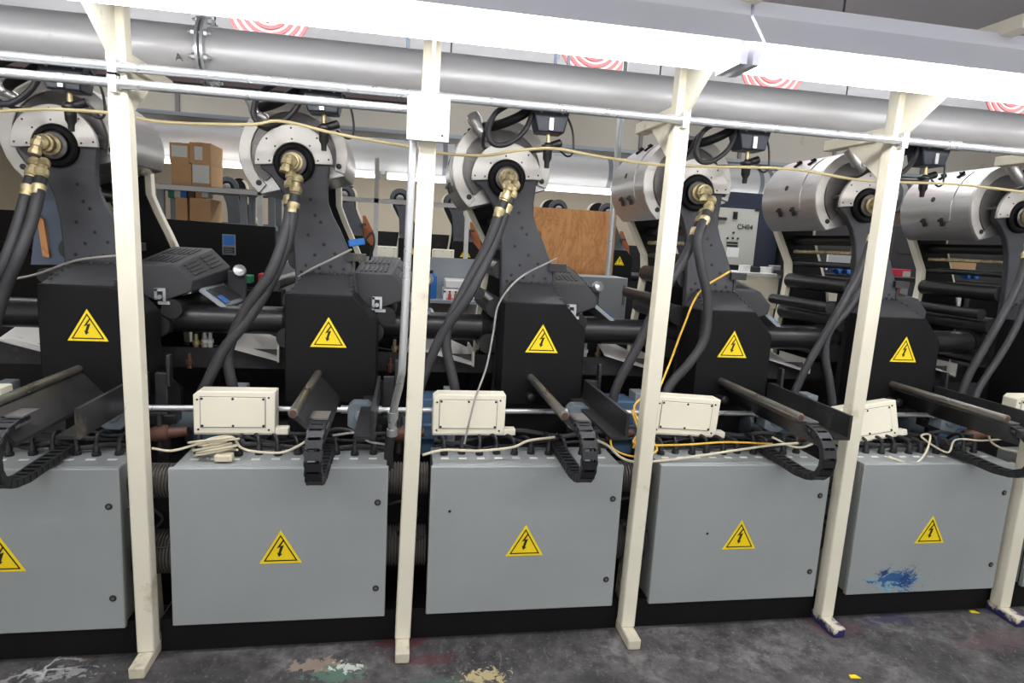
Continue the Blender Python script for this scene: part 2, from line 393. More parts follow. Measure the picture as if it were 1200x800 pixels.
# ------------------------------------------------------------------ printing units
BX, BZ = .34, 1.952                   # bearing centre
HX, HZ, HR = .325, 2.0, .238          # hood centre and radius
ARM = ([(.63, 1.36), (.612, 1.47), (.585, 1.57), (.54, 1.67), (.505, 1.735), (.485, 1.79), (.482, 1.85), (.488, 1.92)]
       + arc(BX, BZ, .15, -8, 190, 22) + [(.235, 1.895), (.285, 1.825), (.316, 1.745), (.332, 1.65), (.338, 1.55), (.345, 1.36)])
def make_unit(label):
    x = UX(2)
    sh = lambda pl: [(p[0] + x, p[1]) for p in pl]
    t = thing('printing_unit', label, 'printing press unit', (x, .8, 0), 'printing press units in the front row')
    fr = MB().prism(sh(ARM), .66, .70)
    a = fr.build('side_frame', 'frame', t, .006)
    for (px, pz) in [(.43, 1.73), (.455, 1.70), (.40, 1.64), (.47, 1.60), (.52, 1.56), (.43, 1.55), (.56, 1.49), (.39, 1.50), (.50, 1.50), (.45, 1.49), (.37, 1.47), (.41, 1.80)]:
        MB().lathe((x + px, .661, pz), (0, -1, 0), [(0, .008), (.002, .008), (.003, .005)], 10).build('frame_bolt', 'void', a)
    # rear frame with pale painted edge
    RF = [(.66, 1.0), (.655, 1.35), (.625, 1.48), (.575, 1.6), (.525, 1.71), (.49, 1.80), (.485, 1.95)] + arc(BX - .01, BZ + .03, .15, 0, 180, 14) + [(.18, 1.95), (.20, 1.86), (.27, 1.73), (.325, 1.63), (.335, 1.54), (.325, 1.42), (.30, 1.25), (.29, 1.0)]
    MB().prism(sh(RF), 1.26, 1.31).build('rear_frame', 'cream', t, .003)
    cx, cz = .42, 1.5
    inner = [(px + (.03 if px < cx else -.03), pz) for px, pz in RF]
    MB().prism(sh(inner), 1.245, 1.2605).build('rear_frame_lining', 'black', t)
    # lower frame
    MB().prism(sh([(.30, .6), (.80, .6), (.80, .9), (.70, 1.0), (.63, 1.38), (.345, 1.38), (.33, 1.0)]), .665, .70).build('lower_frame', 'void', t)
    MB().prism(sh([(.25, .6), (.85, .6), (.80, 1.0), (.66, 1.02), (.29, 1.02)]), 1.26, 1.31).build('rear_lower_frame', 'void', t)
    MB().prism([(.86, .965), (.96, .965), (.96, .985), (.88, .985), (.88, 1.055), (.86, 1.065)], x - .42, x + P - .423, 'x').build('cross_rail', 'railplate', t)
    MB().box(x - .42, x + P - .423, 1.31, 1.35, .60, 1.10).build('rear_panel', 'void', t)
    # bearing and rotary union
    m = MB(); m.lathe((x + BX, .662, BZ), (0, -1, 0), [(0, .088), (.022, .088), (.03, .080), (.03, .068), (.022, .066), (.022, .060), (.04, .058), (.04, .042), (.035, .04)], 36)
    m.build('bearing_housing', 'black', t)
    m = MB(); m.lathe((x + BX, .628, BZ), (0, -1, 0), [(0, .050), (.006, .055), (.010, .049)], 28); m.build('bearing_ring', 'steel_dark', t)
    m = MB(); m.lathe((x + BX, .61, BZ), (0, -1, 0), [(0, .044), (.014, .044), (.018, .030), (.034, .030), (.036, .037), (.056, .037), (.058, .029), (.078, .029), (.088, .018), (.094, .008)], 14)
    m.lathe((x + BX - .004, .535, BZ + .02), (-.18, -.25, -1), [(0, .018), (.015, .018), (.017, .025), (.04, .025), (.042, .019), (.055, .019), (.057, .024), (.075, .024)], 8)
    m.build('rotary_union', 'brass', t)
    # rollers between the frames
    for rx, rz, rr, mm in ((.35, 1.52, .046, 'black_gloss'), (.36, 1.77, .03, 'black_gloss'), (.35, 1.70, .011, 'brass'), (.33, 1.33, .05, 'iron'), (.24, 1.40, .03, 'black_gloss'), (.37, 1.63, .018, 'iron'), (.30, 1.15, .05, 'black_gloss'), (.76, 1.27, .045, 'void'), (.70, 1.19, .05, 'iron')):
        MB().cyl((x + rx, .695, rz), (x + rx, 1.25, rz), rr, 22).build('roller', mm, t)
    # drive housing with warning sign
    HP = [(.333, .90), (.728, .90), (.725, 1.265), (.712, 1.283), (.622, 1.385), (.333, 1.385)]
    h = MB().prism(sh(HP), .45, .66).build('drive_housing', 'black', t, .005)
    s = MB().add([(x + .345, .46, 1.386), (x + .615, .46, 1.386), (x + .60, .64, 1.468), (x + .385, .64, 1.468), (x + .345, .66, 1.386), (x + .615, .66, 1.386)],
                 [(0, 1, 2, 3), (0, 3, 4), (1, 5, 2), (3, 2, 5, 4), (0, 4, 5, 1)])
    top = s.build('sloped_cover', 'charcoal', h)
    for k in range(7):
        q = Vector((x + .395 + k * .033, .632, 1.466)); MB().lathe(q, (0, -.4, 1), [(0, .009), (.007, .009), (.01, .006)], 8).build('cover_bolt', 'charcoal', h)
    for k in range(4):
        u = k / 4
        MB().lathe((x + .60 + .012 * u, .60 - .13 * u, 1.450 - .06 * u), (.3, -.3, .9), [(0, .008), (.008, .007)], 8).build('cover_bolt', 'charcoal', h)
        MB().lathe((x + .385 - .03 * u, .60 - .13 * u, 1.450 - .06 * u), (-.3, -.3, .9), [(0, .008), (.008, .007)], 8).build('cover_bolt', 'charcoal', h)
    sign_mesh(x + .518, .449, 1.155, .156, 'warning_sign', h)
    # ink fountain cover
    A = [(.60, 1.471), (.784, 1.471), (.852, 1.40), (.845, 1.352), (.71, 1.298), (.60, 1.34)]
    B = [(.62, 1.540), (.81, 1.540), (.90, 1.45), (.90, 1.38), (.72, 1.32), (.62, 1.34)]
    A = sh(A); B = sh(B)
    k = MB().prism(A, .70, 1.16, 'y', B).build('ink_cover', 'charcoal', t, .006)
    m = MB()
    def lerp(p, q, s_): return tuple(p[j] + (q[j] - p[j]) * s_ for j in range(2))
    for e0, e1, n in ((0, 1, 6), (1, 2, 4)):
        for j in range(n):
            for (v0, v1) in ((.12, .42), (.55, .88)):
                pts = []
                for (yy, uu) in ((v0, j), (v0, j + .5), (v1, j + .5), (v1, j)):
                    a_, b_ = lerp(A[e0], A[e1], .14 + .74 * uu / n), lerp(B[e0], B[e1], .14 + .74 * uu / n)
                    c_ = lerp(a_, b_, yy); pts.append((c_[0], .70 + .46 * yy, c_[1] + .0015))
                nrm = Vector((.0, -.1, .004)) if e0 == 0 else Vector((.003, -.0, .003))
                vs = [Vector(q) for q in pts] + [Vector(q) + Vector((.002 if e0 else 0, 0, .003)) for q in pts]
                m.add(vs, [(0, 1, 2, 3), (7, 6, 5, 4), (0, 4, 5, 1), (1, 5, 6, 2), (2, 6, 7, 3), (3, 7, 4, 0)])
    m.build('louvre', 'plastic', k)
    m = MB(); c = Vector((x + .715, .692, 1.325))
    m.obox(c + Vector((-.018, 0, .012)), XA, YA, ZA, .012, .01, .05); m.obox(c + Vector((.018, 0, .0)), XA, YA, ZA, .012, .01, .05)
    m.obox(c + Vector((0, 0, .032)), XA, YA, ZA, .046, .01, .014); m.obox(c + Vector((.016, 0, -.028)), XA, YA, ZA, .05, .01, .014)
    m.lathe(c + Vector((0, -.004, 0)), (0, -1, 0), [(0, .010), (.012, .01)], 10)
    m.build('latch', 'galv', k)
    fm = MB(); cF = Vector((x + .915, .95, 1.315)); ax = Vector((.80, 0, -.6)); nz_ = Vector((.6, 0, .8))
    fm.obox(cF, ax, YA, nz_, .14, .36, .02); fo_ = fm.build('fountain_plate', 'light_grey', t, .003)
    fk = MB()
    for r_ in range(9): fk.obox(cF + ax * .0 + YA * (-.15 + .037 * r_) + nz_ * .013, ax, YA, nz_, .10, .012, .006)
    fk.build('key_slots', 'iron', fo_)
    MB().obox(cF + ax * .03 - YA * .12 + nz_ * .018, ax, YA, nz_, .05, .07, .004).build('blue_label', 'bluep', fo_)
    MB().cyl((x + .99, .78, 1.255), (x + .99, 1.14, 1.255), .016, 12).build('ink_roller', 'galv', t)
    MB().lathe((x + .95, 1.12, 1.42), (.3, -1, .3), [(0, .012), (.03, .012), (.032, .03), (.05, .034), (.07, .03), (.075, .012)], 12).build('hand_knob', 'galv', t)
    MB().box(x + .90, x + .985, 1.10, 1.13, 1.26, 1.43).build('knob_bracket', 'charcoal', t)
    # tie bar with clamp at the frame edge
    MB().box(x + .575, x + .66, .64, .70, 1.53, 1.565).box(x + .60, x + .612, .655, .667, 1.46, 1.53).build('clamp_bracket', 'iron', t)
    # delivery tray left of the housing
    T = MB().add([(x - .02, .80, 1.09), (x + .24, .80, 1.02), (x + .24, 1.10, 1.06), (x - .02, 1.10, 1.17), (x - .02, .80, 1.084), (x + .24, .80, 1.014), (x + .24, 1.10, 1.054), (x - .02, 1.10, 1.164)],
                 [(0, 1, 2, 3), (7, 6, 5, 4), (0, 4, 5, 1), (1, 5, 6, 2), (2, 6, 7, 3), (3, 7, 4, 0)])
    T.box(x + .235, x + .245, .80, 1.10, 1.01, 1.09).build('delivery_tray', 'steel_face', t)
    for k, (fx_, fy_, fz_, mm_) in enumerate(((-.13, .90, 1.09, 'brass'), (-.10, .90, 1.10, 'white'), (-.02, .92, 1.08, 'brass'), (.80, .90, 1.09, 'brass'), (.84, .9, 1.10, 'white'), (.78, .86, 1.0, 'brown'))):
        MB().lathe((x + fx_, fy_, fz_ - .04), ZA, [(0, .012), (.02, .012), (.022, .017), (.04, .017), (.045, .010), (.075, .009)], 8).build('air_fitting', mm_, t)
    # slide rails
    m = MB(); yE = -.20
    m.lathe((x + .475, yE, 1.035), (0, 1, 0), [(0, .012), (.001, .017), (.65, .017)], 16)
    m.mat(1).lathe((x + .475, yE - .001, 1.035), (0, 1, 0), [(0, .012), (.002, .012)], 12); m.mat(2)
    pl = [(.470, 1.022), (.482, 1.022), (.492, 1.018), (.575, .925), (.575, .913), (.484, 1.004), (.470, 1.01)]
    m.prism(sh(pl), yE + .015, .45)
    m.build('slide_rail', ['rail_steel', 'brown', 'railplate'], t)
    m = MB(); pl = [(.735, 1.03), (.748, 1.03), (.748, .925), (.675, .925), (.675, .937), (.735, .937)]
    m.prism(sh(pl), -.15, .45)
    m.build('slide_channel', 'railplate', t)
    MB().lathe((x + .47, .451, .955), (0, -1, 0), [(0, .014), (.05, .014), (.055, .02), (.075, .02), (.08, .012)], 12).build('hose_nipple', 'iron', t)
    return t
unit_labels = ['leftmost front-row printing unit, its black housing half behind the first cream post',
 'printing unit second from left with blue tool clipped on its charcoal frame',
 'front-row printing unit third from left, before the plywood sheet, grey cable over its housing',
 'front-row printing unit fourth from left with a yellow cable draped past its black housing',
 'front-row printing unit fifth from left, rollers visible beside the fourth cream post',
 'front-row printing unit at the right edge of the photo, its housing out of view']
unit0 = make_unit(unit_labels[2]); units = {2: unit0}
for i in (0, 1, 3, 4, 5): units[i] = dup(unit0, ((i - 2) * P, 0, 0), unit_labels[i])

# ------------------------------------------------------------------ roller hoods
def make_hood(label):
    x = UX(2); sh = lambda pl: [(p[0] + x, p[1]) for p in pl]
    t = thing('roller_hood', label, 'hood', (x + HX, .74, HZ - HR), 'steel roller hoods above the front row')
    a0, a1 = -20, 232
    prof = arc(HX, HZ, HR, a0, a1, 40)
    c = MB().prism(sh(prof), .74, 1.245).build('casing', 'steel', t, .004, 30)
    def strip(r0, r1, b0, b1, y0, y1, cx=HX, cz=HZ, n=20):
        return MB().prism(sh(arc(cx, cz, r1, b0, b1, n) + arc(cx, cz, r0, b1, b0, n)), y0, y1)
    strip(.188, .240, a0 + 2, a1 - 2, .722, .742).build('end_ring', 'steel_face', t, .003)
    strip(.10, .186, a0 + 6, a1 - 8, .734, .742).build('end_disc', 'steel_dark', t)
    strip(.125, .178, 168, 226, .726, .736).build('end_panel', 'steel_dark', t, .002)
    strip(.125, .178, -12, 40, .726, .736).build('end_panel', 'steel_dark', t, .002)
    for aa in (a0 + 9, a1 - 10):
        px, pz = HX + .205 * math.cos(R(aa)), HZ + .205 * math.sin(R(aa))
        MB().lathe((x + px, .722, pz), (0, -1, 0), [(0, .013), (.003, .013), (.004, .009)], 14).build('corner_bolt', 'plastic', t)
    k = strip(.090, .168, 2, 186, .636, .654, BX, BZ, 26); 
    cov = k.build('bearing_cover', 'steel_face', t, .003)
    for aa in (10, 50, 95, 140, 178):
        for rr in (.105, .152): MB().lathe((x + BX + rr * math.cos(R(aa)), .637, BZ + rr * math.sin(R(aa))), (0, -1, 0), [(0, .005), (.002, .004)], 8).build('cover_screw', 'void', cov)
    # standoffs that carry the cover
    for aa in (20, 90, 165): MB().cyl((x + BX + .155 * math.cos(R(aa)), .652, BZ + .155 * math.sin(R(aa))), (x + BX + .155 * math.cos(R(aa)), .737, BZ + .155 * math.sin(R(aa))), .01, 10).build('standoff', 'steel_dark', t)
    strip(HR - .002, HR + .004, 120, 200, .86, 1.20).build('inspection_panel', 'steel', t, .002)
    for aa, yy in ((200, .92), (200, 1.05), (128, .92), (128, 1.05)):
        e = Vector((math.cos(R(aa)), 0, math.sin(R(aa)))); f_ = Vector((-e.z, 0, e.x)); q = Vector((x + HX, yy, HZ)) + e * (HR + .008)
        m = MB().obox(q, e, YA, f_, .012, .016, .05); m.obox(q + e * .008 - f_ * .012, e, YA, f_, .012, .024, .014); m.build('toggle_clip', 'iron', t)
    e = Vector((math.cos(R(168)), 0, math.sin(R(168)))); MB().lathe(Vector((x + HX, 1.0, HZ)) + e * (HR + .002), e, [(0, .015), (.004, .015), (.005, .009)], 14).build('plug', 'plastic', t)
    # sensor box, regulator and leads over the front
    bx = MB().add([(x + .395, .40, 2.27), (x + .575, .40, 2.27), (x + .55, .41, 2.142), (x + .43, .41, 2.142), (x + .395, .52, 2.27), (x + .575, .52, 2.27), (x + .55, .51, 2.142), (x + .43, .51, 2.142)],
                  [(0, 1, 2, 3), (7, 6, 5, 4), (0, 4, 5, 1), (1, 5, 6, 2), (2, 6, 7, 3), (3, 7, 4, 0)])
    bx.build('ignition_box', 'navy', t, .006)
    for qx in (.44, .535): MB().lathe((x + qx, .402, 2.225), (0, -1, 0), [(0, .006), (.004, .006)], 8).build('box_screw', 'galv', t)
    MB().box(x + .478, x + .496, .396, .406, 2.15, 2.20).build('box_tag', 'galv', t)
    m = MB(); m.cyl((x + .49, .46, 2.142), (x + .49, .46, 2.10), .010, 10); m.build('brass_nipple', 'brass', t)
    m = MB(); m.lathe((x + .49, .46, 2.105), (0, 0, -1), [(0, .014), (.012, .030), (.022, .030), (.026, .022), (.07, .02), (.085, .012), (.11, .011)], 16)
    m.lathe((x + .50, .46, 2.092), (1, 0, .35), [(0, .016), (.05, .018), (.055, .012)], 12); m.build('regulator', 'plastic', t)
    m = MB().cyl((x + .50, .48, 2.08), (x + .47, .725, 2.10), .009, 8); m.build('regulator_stem', 'steel_dark', t)
    m = MB(); m.tube([(x + .20, .60, 2.17), (x + .27, .50, 2.17), (x + .36, .46, 2.21), (x + .42, .45, 2.26)], .021, 12); m.build('flexible_elbow', 'black', t)
    m = MB(); m.tube([(x + .30, .46, 2.25), (x + .24, .44, 2.20), (x + .215, .43, 2.12), (x + .245, .43, 2.075), (x + .31, .43, 2.085), (x + .38, .43, 2.15), (x + .42, .44, 2.26)], .012, 9); m.build('lead', 'rubber', t)
    m = MB(); m.tube([(x + .29, .45, 2.24), (x + .23, .46, 2.19), (x + .205, .47, 2.13), (x + .21, .56, 2.09), (x + .24, .70, 2.09)], .008, 8); m.build('lead', 'rubber', t)
    m = MB(); m.lathe((x + .16, .60, 2.22), (.3, -.2, -.6), [(0, .03), (.03, .034), (.05, .028), (.08, .03), (.1, .02)], 14); m.lathe((x + .19, .585, 2.15), (.8, -.1, -.5), [(0, .018), (.05, .02), (.06, .012)], 10); m.build('valve', 'steel', t)
    m = MB(); m.tube([(x + .56, .46, 2.24), (x + .60, .47, 2.17), (x + .61, .47, 2.08), (x + .585, .47, 2.055), (x + .54, .47, 2.085)], .005, 7); m.build('thin_lead', 'plastic', t)
    return t
hood_labels = ['steel roller hood at the far left, its body showing right of the first post',
 'steel roller hood second from left, nearly face-on, above the unit with the blue tool',
 'steel roller hood third from left, just right of the white wall box',
 'steel roller hood fourth from left, crossed by the third cream post',
 'steel roller hood fifth from left, between third and fourth cream posts',
 'steel roller hood at the right edge of the photo, beyond the fourth post']
hood0 = make_hood(hood_labels[2]); hoods = {2: hood0}
for i in (0, 1, 3, 4, 5): hoods[i] = dup(hood0, ((i - 2) * P, 0, 0), hood_labels[i])

# ------------------------------------------------------------------ drag chains
def make_chain(label):
    x = UX(2) + .555
    t = thing('cable_chain', label, 'cable chain', (x, -.1, ZT), 'drag chains looping over the cabinet tops')
    path = [Vector((x, .30, .80))] + [Vector((x, .22 - .05 * k, .79 - .0012 * k)) for k in range(8)]
    cz, r = .885, .095
    for k in range(0, 15): 
        a = R(-90 - 12 * k); path.append(Vector((x, -.19 + r * math.cos(a), cz + r * math.sin(a))))
    path += [Vector((x, -.15, .985)), Vector((x, -.10, .985))]
    pts = catmull(path, 8)
    d = [0]
    for k in range(1, len(pts)): d.append(d[-1] + (pts[k] - pts[k - 1]).length)
    m = MB(); L = .036; n = int(d[-1] / L)
    def pos(s_):
        for k in range(1, len(d)):
            if d[k] >= s_:
                f = (s_ - d[k - 1]) / max(1e-9, d[k] - d[k - 1]); return pts[k - 1].lerp(pts[k], f)
        return pts[-1]
    for k in range(n):
        a, b = pos(k * L), pos((k + 1) * L); T = (b - a).normalized(); N = XA.cross(T); c = (a + b) / 2
        for sx in (-.024, .024): m.obox(c + XA * sx, XA, T, N, .007, L * 1.06, .027)
        for sx in (-.027, .027): m.obox(c + XA * sx + T * L * .3, XA, T, N, .006, L * .5, .022)
        m.obox(c + N * .011, XA, T, N, .05, L * .80, .004); m.obox(c - N * .011, XA, T, N, .05, L * .45, .004)
    m.build('chain_links', 'plastic', t)
    MB().box(x - .032, x + .032, -.20, -.11, .976, .984).box(x - .032, x + .032, -.16, -.06, 1.0, 1.006).box(x - .032, x - .02, -.16, -.06, .98, 1.006).build('end_bracket', 'steel_dark', t)
    MB().tube([(x + .012, .30, .80), (x + .012, .0, .788), (x + .012, -.15, .787), (x + .012, -.275, .87), (x + .012, -.2, .985)], .005, 6).build('lead', 'plastic', t)
    return t
chain_labels = ['black cable drag chain over the leftmost grey cabinet',
 'black cable drag chain hanging edge-on over the cabinet with the cable coil',
 'black cable drag chain looping in front of the middle grey cabinet',
 'black cable drag chain curling over the right corner of the fourth cabinet',
 'black cable drag chain over the cabinet with the blue ink smear', '']
ch0 = make_chain(chain_labels[2])
for i in (0, 1, 3, 4): dup(ch0, ((i - 2) * P, 0, 0), chain_labels[i])

# ------------------------------------------------------------------ ivory junction boxes on the conduit
def make_jbox(label):
    x = UX(2) + .01; y0, y1 = .20, .28; z0, z1 = .835, 1.01
    t = thing('junction_box', label, 'junction box', (x + .155, .25, z0), 'ivory junction boxes on the low conduit')
    MB().prism([(x, z0), (x + .31, z0), (x + .31, z1), (x + .02, z1), (x, z1 - .016)], y0, y1).build('body', 'ivory', t, .004)
    cv = MB().box(x + .028, x + .272, y0 - .004, y0 + .001, z0 + .028, z1 - .024).build('cover_plate', 'ivory', t, .0015)
    MB().box(x + .026, x + .274, y0 - .0012, y0 + .001, z0 + .026, z1 - .022).build('cover_gasket', 'plastic', t)
    for sx, sz in [(.034, .034), (.150, .034), (.266, .034), (.034, .145), (.150, .145), (.266, .145)]:
        MB().lathe((x + sx, y0 - .003, z0 + sz), (0, -1, 0), [(0, .0055), (.003, .005), (.004, .003)], 8).build('screw', 'plastic', cv)
    for sx, sz in [(.018, .018), (.286, .016), (.286, .15), (.016, .14)]:
        MB().lathe((x + sx, y0 + .001, z0 + sz), (0, -1, 0), [(0, .0045), (.003, .004)], 8).build('screw', 'plastic', t)
    MB().box(x, x + .36, y0 + .005, y0 + .05, z0 - .006, z0 + .022).build('mounting_flange', 'ivory', t, .003)
    return t
jb_labels = ['ivory junction box cut off by the left edge, left of the first housing',
 'ivory junction box between the first post and the second black housing',
 'ivory junction box right of the second post with a thin grey cable before it',
 'ivory junction box immediately right of the third cream post',
 'tilted ivory junction box partly behind the fourth cream post',
 'ivory junction box at the right edge above the last slide rail']
jb0 = make_jbox(jb_labels[2])
for i in (0, 1, 3, 4, 5):
    o = dup(jb0, ((i - 2) * P + (.02 if i in (1, 3) else 0), 0, .03 if i == 5 else 0), jb_labels[i])
    if i == 3: o.rotation_euler = (0, R(3), 0)
    if i == 4: o.rotation_euler = (R(-8), R(-9), 0); o.location.z -= .03; o.location.x += .02

# ------------------------------------------------------------------ low conduit, couplings
ct = thing('conduit_line', 'thin silver conduit running behind the ivory junction boxes', 'conduit', (-2.5, .30, .91))
MB().cyl((-2.6, .30, .912), (4.0, .30, .912), .012, 12).build('tube', 'galv', ct)
for i in range(0, 6):
    x = UX(i) + .62
    m = MB().prism([(x, .85), (x + .03, .83), (x + .085, .83), (x + .11, .86), (x + .11, .925), (x + .08, .95), (x + .02, .95), (x, .93)], .262, .335)
    m.lathe((x + .055, .263, .89), (0, -1, 0), [(0, .03), (.006, .03), (.01, .022)], 16); m.build('fitting_box', 'bluegrey', ct, .003)
    for dx in (-.03, .11): MB().cyl((x + dx, .30, .912), (x + dx + .03, .30, .912), .018, 10).build('collar', 'galv', ct)

# ------------------------------------------------------------------ long black pipe, bed and motors
bp = thing('line_shaft_pipe', 'long black pipe running behind all the black housings', 'pipe', (0, .80, 1.16))
MB().cyl((-3.2, .80, 1.218), (4.9, .80, 1.218), .068, 28).build('pipe', 'black_gloss', bp)
for i in range(0, 6):
    x = UX(i) + .27
    MB().lathe((x, .80, 1.218), XA, [(0, .068), (.002, .079), (.04, .079), (.042, .068)], 28).build('flange_collar', 'black', bp)
bed = thing('machine_bed', 'dark oily steel bed under the front printing units', 'machine bed', (.8, 1.0, 0))
MB().box(-3.2, 4.9, .62, 1.36, .0, .60).build('base', 'void', bed)
MB().box(-3.2, 4.9, .37, .41, .0, .50).build('skirt', 'void', bed)
m0 = None
for i in range(0, 6):
    x = UX(i) - .04
    lab = 'blue gear motor low behind the %s ivory junction box' % ORD[i]
    if m0 is None:
        m0 = thing('gear_motor', lab, 'motor', (x, .6, .62), 'blue gear motors behind the junction boxes')
        MB().box(x - .02, x + .12, .55, .72, .62, .90).prism([(x - .04, .70), (x + .14, .70), (x + .14, .78), (x - .04, .78)], .53, .74).build('gearbox', 'blue', m0, .008)
        mm = MB(); mm.lathe((x + .05, .64, .76), (-1, 0, 0), [(.05, .05), (.08, .07), (.1, .07), (.11, .062), (.2, .062), (.21, .07), (.235, .07), (.25, .05)], 20); mm.build('motor', 'bluegrey', m0)
        MB().box(x + .12, x + .18, .56, .66, .66, .94).build('terminal_box', 'light_grey', m0, .004)
    else: dup(m0, (i * P, 0, 0), lab)
v0 = None
for i in range(0, 6):
    x = UX(i) - .16
    lab = 'oily brown valve body beside the %s cabinet gap' % ORD[i]
    if v0 is None:
        v0 = thing('valve_body', lab, 'valve', (x, .32, .78), 'oily valves above the cabinet gaps')
        mm = MB(); mm.lathe((x, .30, .80), (1, 0, .1), [(0, .028), (.02, .035), (.06, .035), (.07, .024), (.14, .02)], 14); mm.build('body', 'brown', v0)
        mm = MB(); mm.cyl((x + .03, .30, .72), (x + .03, .30, .90), .012, 10).box(x - .005, x + .065, .285, .315, .89, .90); mm.build('spindle', 'iron', v0)
    else: dup(v0, (i * P, 0, 0), lab)

# upright brackets beside each housing
g0 = None
for i in range(0, 6):
    x = UX(i) + .76
    lab = 'small oily grey bracket standing right of the %s black housing' % ORD[i]
    mm = MB().box(x, x + .05, .47, .50, .62, 1.02).box(x - .04, x + .09, .44, .52, .80, .84)
    mm.prism([(x + .05, .96), (x + .065, .96), (x + .065, 1.1), (x + .05, 1.1)], .46, .5)
    tag(mm.build('support_bracket', 'iron', None, .003), lab, 'bracket', 'support brackets right of the housings')

# ------------------------------------------------------------------ corrugated hoses between cabinets
def corr(x0, x1, y, z, r):
    prof = []; n = int((x1 - x0) / .012)
    for k in range(n):
        s_ = k * .012; prof += [(s_, r * .9), (s_ + .003, r), (s_ + .007, r), (s_ + .010, r * .9)]
    return MB().lathe((x0, y, z), XA, prof, 22)
for i in range(0, 5):
    for up in (1, 0):
        z = .665 if up else .37
        lab = '%s corrugated hose in the gap right of the %s grey cabinet' % ('upper' if up else 'lower', ORD[i])
        tag(corr(UX(i) + .795, UX(i + 1) + .006, .14, z, .068 if up else .085).build('corrugated_hose', 'duct_corr'), lab, 'hose', 'corrugated hoses bridging the cabinet gaps')
    x = UX(i) + .80
    tag(MB().tube([(x, .07, .58), (x + .06, .05, .60), (x + .12, .06, .55), (x + .09, .06, .50), (x + .04, .06, .47), (x + .1, .07, .42), (x + .165, .09, .43)], .006, 7).build('loose_cable', 'plastic'),
        'loose black cable curling in the gap right of the %s grey cabinet' % ORD[i], 'cable', 'loose cables in the cabinet gaps')

# ------------------------------------------------------------------ cream posts
def make_post(label):
    x = UX(2) - .092
    t = thing('support_post', label, 'post', (x, 0, 0), 'cream steel support posts')
    MB().box(x - .031, x + .031, -.03, .03, .045, 2.36).build('upright', 'cream', t, .005)
    MB().box(x - .028, x + .028, -.12, .34, 0, .045).build('foot', 'cream_dirty', t, .006)
    MB().prism([(.03, .045), (.15, .045), (.13, .33), (.03, .34)], x - .006, x + .006, 'x').build('foot_gusset', 'cream_dirty', t)
    MB().prism([(-.03, 2.15), (-.03, 2.44), (-.36, 2.44), (-.36, 2.37)], x - .005, x + .005, 'x').build('front_gusset', 'cream', t)
    MB().prism([(.03, 1.99), (.27, 2.16), (.27, 2.20), (.03, 2.20)], x - .005, x + .005, 'x').build('rear_gusset', 'cream', t)
    MB().box(x - .028, x + .028, .03, .42, 2.165, 2.212).build('rear_arm', 'cream', t, .004)
    MB().box(x - .028, x + .028, -.52, .03, 2.432, 2.48).build('front_arm', 'cream', t, .004)
    return t
post_labels = {1: 'cream post standing between the first and second grey cabinets',
 2: 'cream post carrying the square white box near its top',
 3: 'cream post between the third and fourth grey cabinets',
 4: 'leaning-looking cream post with purple ink on its foot',
 5: 'cream post at the right edge with blue ink on its foot'}
p0 = make_post(post_labels[2]); posts = {2: p0}
for i in (1, 3, 4, 5): posts[i] = dup(p0, ((i - 2) * P - .006 * (i - 2), 0, 0), post_labels[i])
LEAN = {1: -.011, 2: .018, 3: .017, 4: .008, 5: .004}
for i in posts: posts[i].rotation_euler = (0, LEAN[i], 0)
def mat_inkfoot():
    g = G('cream_paint_with_ink'); v = g.coord('Object')
    n = g.noise(v, 14, 6, .65); z = g.n('ShaderNodeSeparateXYZ'); g.l(v, z.inputs[0])
    s = g.math('ADD', n, g.math('MULTIPLY', z.outputs['Z'], -6.5))
    col = g.mix(g.ramp(s, [(.22, (0, 0, 0)), (.3, (1, 1, 1))]), srgb((216, 208, 186)), srgb((44, 40, 92)))
    g.set(base=col, rough=.5); return g.m
mi = mat_inkfoot()
for i in (4, 5):
    for ch in posts[i].children:
        if ch.name.startswith('foot') and 'gusset' not in ch.name: ch.data = ch.data.copy(); ch.data.materials[0] = mi

# ------------------------------------------------------------------ conduits at the top, white box
def conduit_top(x0, x1, z, label):
    t = thing('conduit', label, 'conduit', (x0, -.045, z))
    MB().cyl((x0, -.045, z), (x1, -.045, z), .0155, 16).build('tube', 'galv', t)
    for k in range(1, 6):
        x = UX(k) - .092 - .006 * (k - 2) + LEAN[k] * 2.12
        if x0 < x < x1 - .03:
            MB().lathe((x - .02, -.045, z), XA, [(0, .018), (.04, .018)], 14).box(x - .012, x + .012, -.063, -.03, z - .03, z + .03).build('strap', 'galv', t)
    for xx in (x0 + 1.0, 2.05):
        if x0 < xx < x1: MB().lathe((xx, -.045, z), XA, [(0, .0155), (.002, .02), (.06, .02), (.062, .0155)], 14).build('coupling', 'galv', t)
    return t
conduit_top(-2.6, 4.2, 2.150, 'upper silver conduit crossing the whole row of cream posts')
conduit_top(-2.6, -.12, 2.098, 'lower silver conduit ending at the square white box')
wb = thing('wall_box', 'square white electrical box near the top of the second cream post', 'electrical box', (-.092, -.05, 1.99))
wo = .034
MB().box(-.163 + wo, -.022 + wo, -.075, -.035, 1.995, 2.135).build('body', 'white', wb, .003)
MB().box(-.166 + wo, -.019 + wo, -.080, -.075, 1.992, 2.138).build('cover_plate', 'white', wb, .002)
MB().lathe((-.042 + wo, -.08, 2.013), (0, -1, 0), [(0, .005), (.002, .004)], 10).build('screw', 'plastic', wb)
vc = thing('drop_conduit', 'silver conduit running down the left side of the second post', 'conduit', (-.145, -.02, .97))
MB().tube([(-.108, -.015, 2.0), (-.122, -.015, 1.25), (-.128, .0, 1.12), (-.145, .05, 1.02), (-.155, .08, .96)], .0155, 12, 8).build('tube', 'galv', vc)
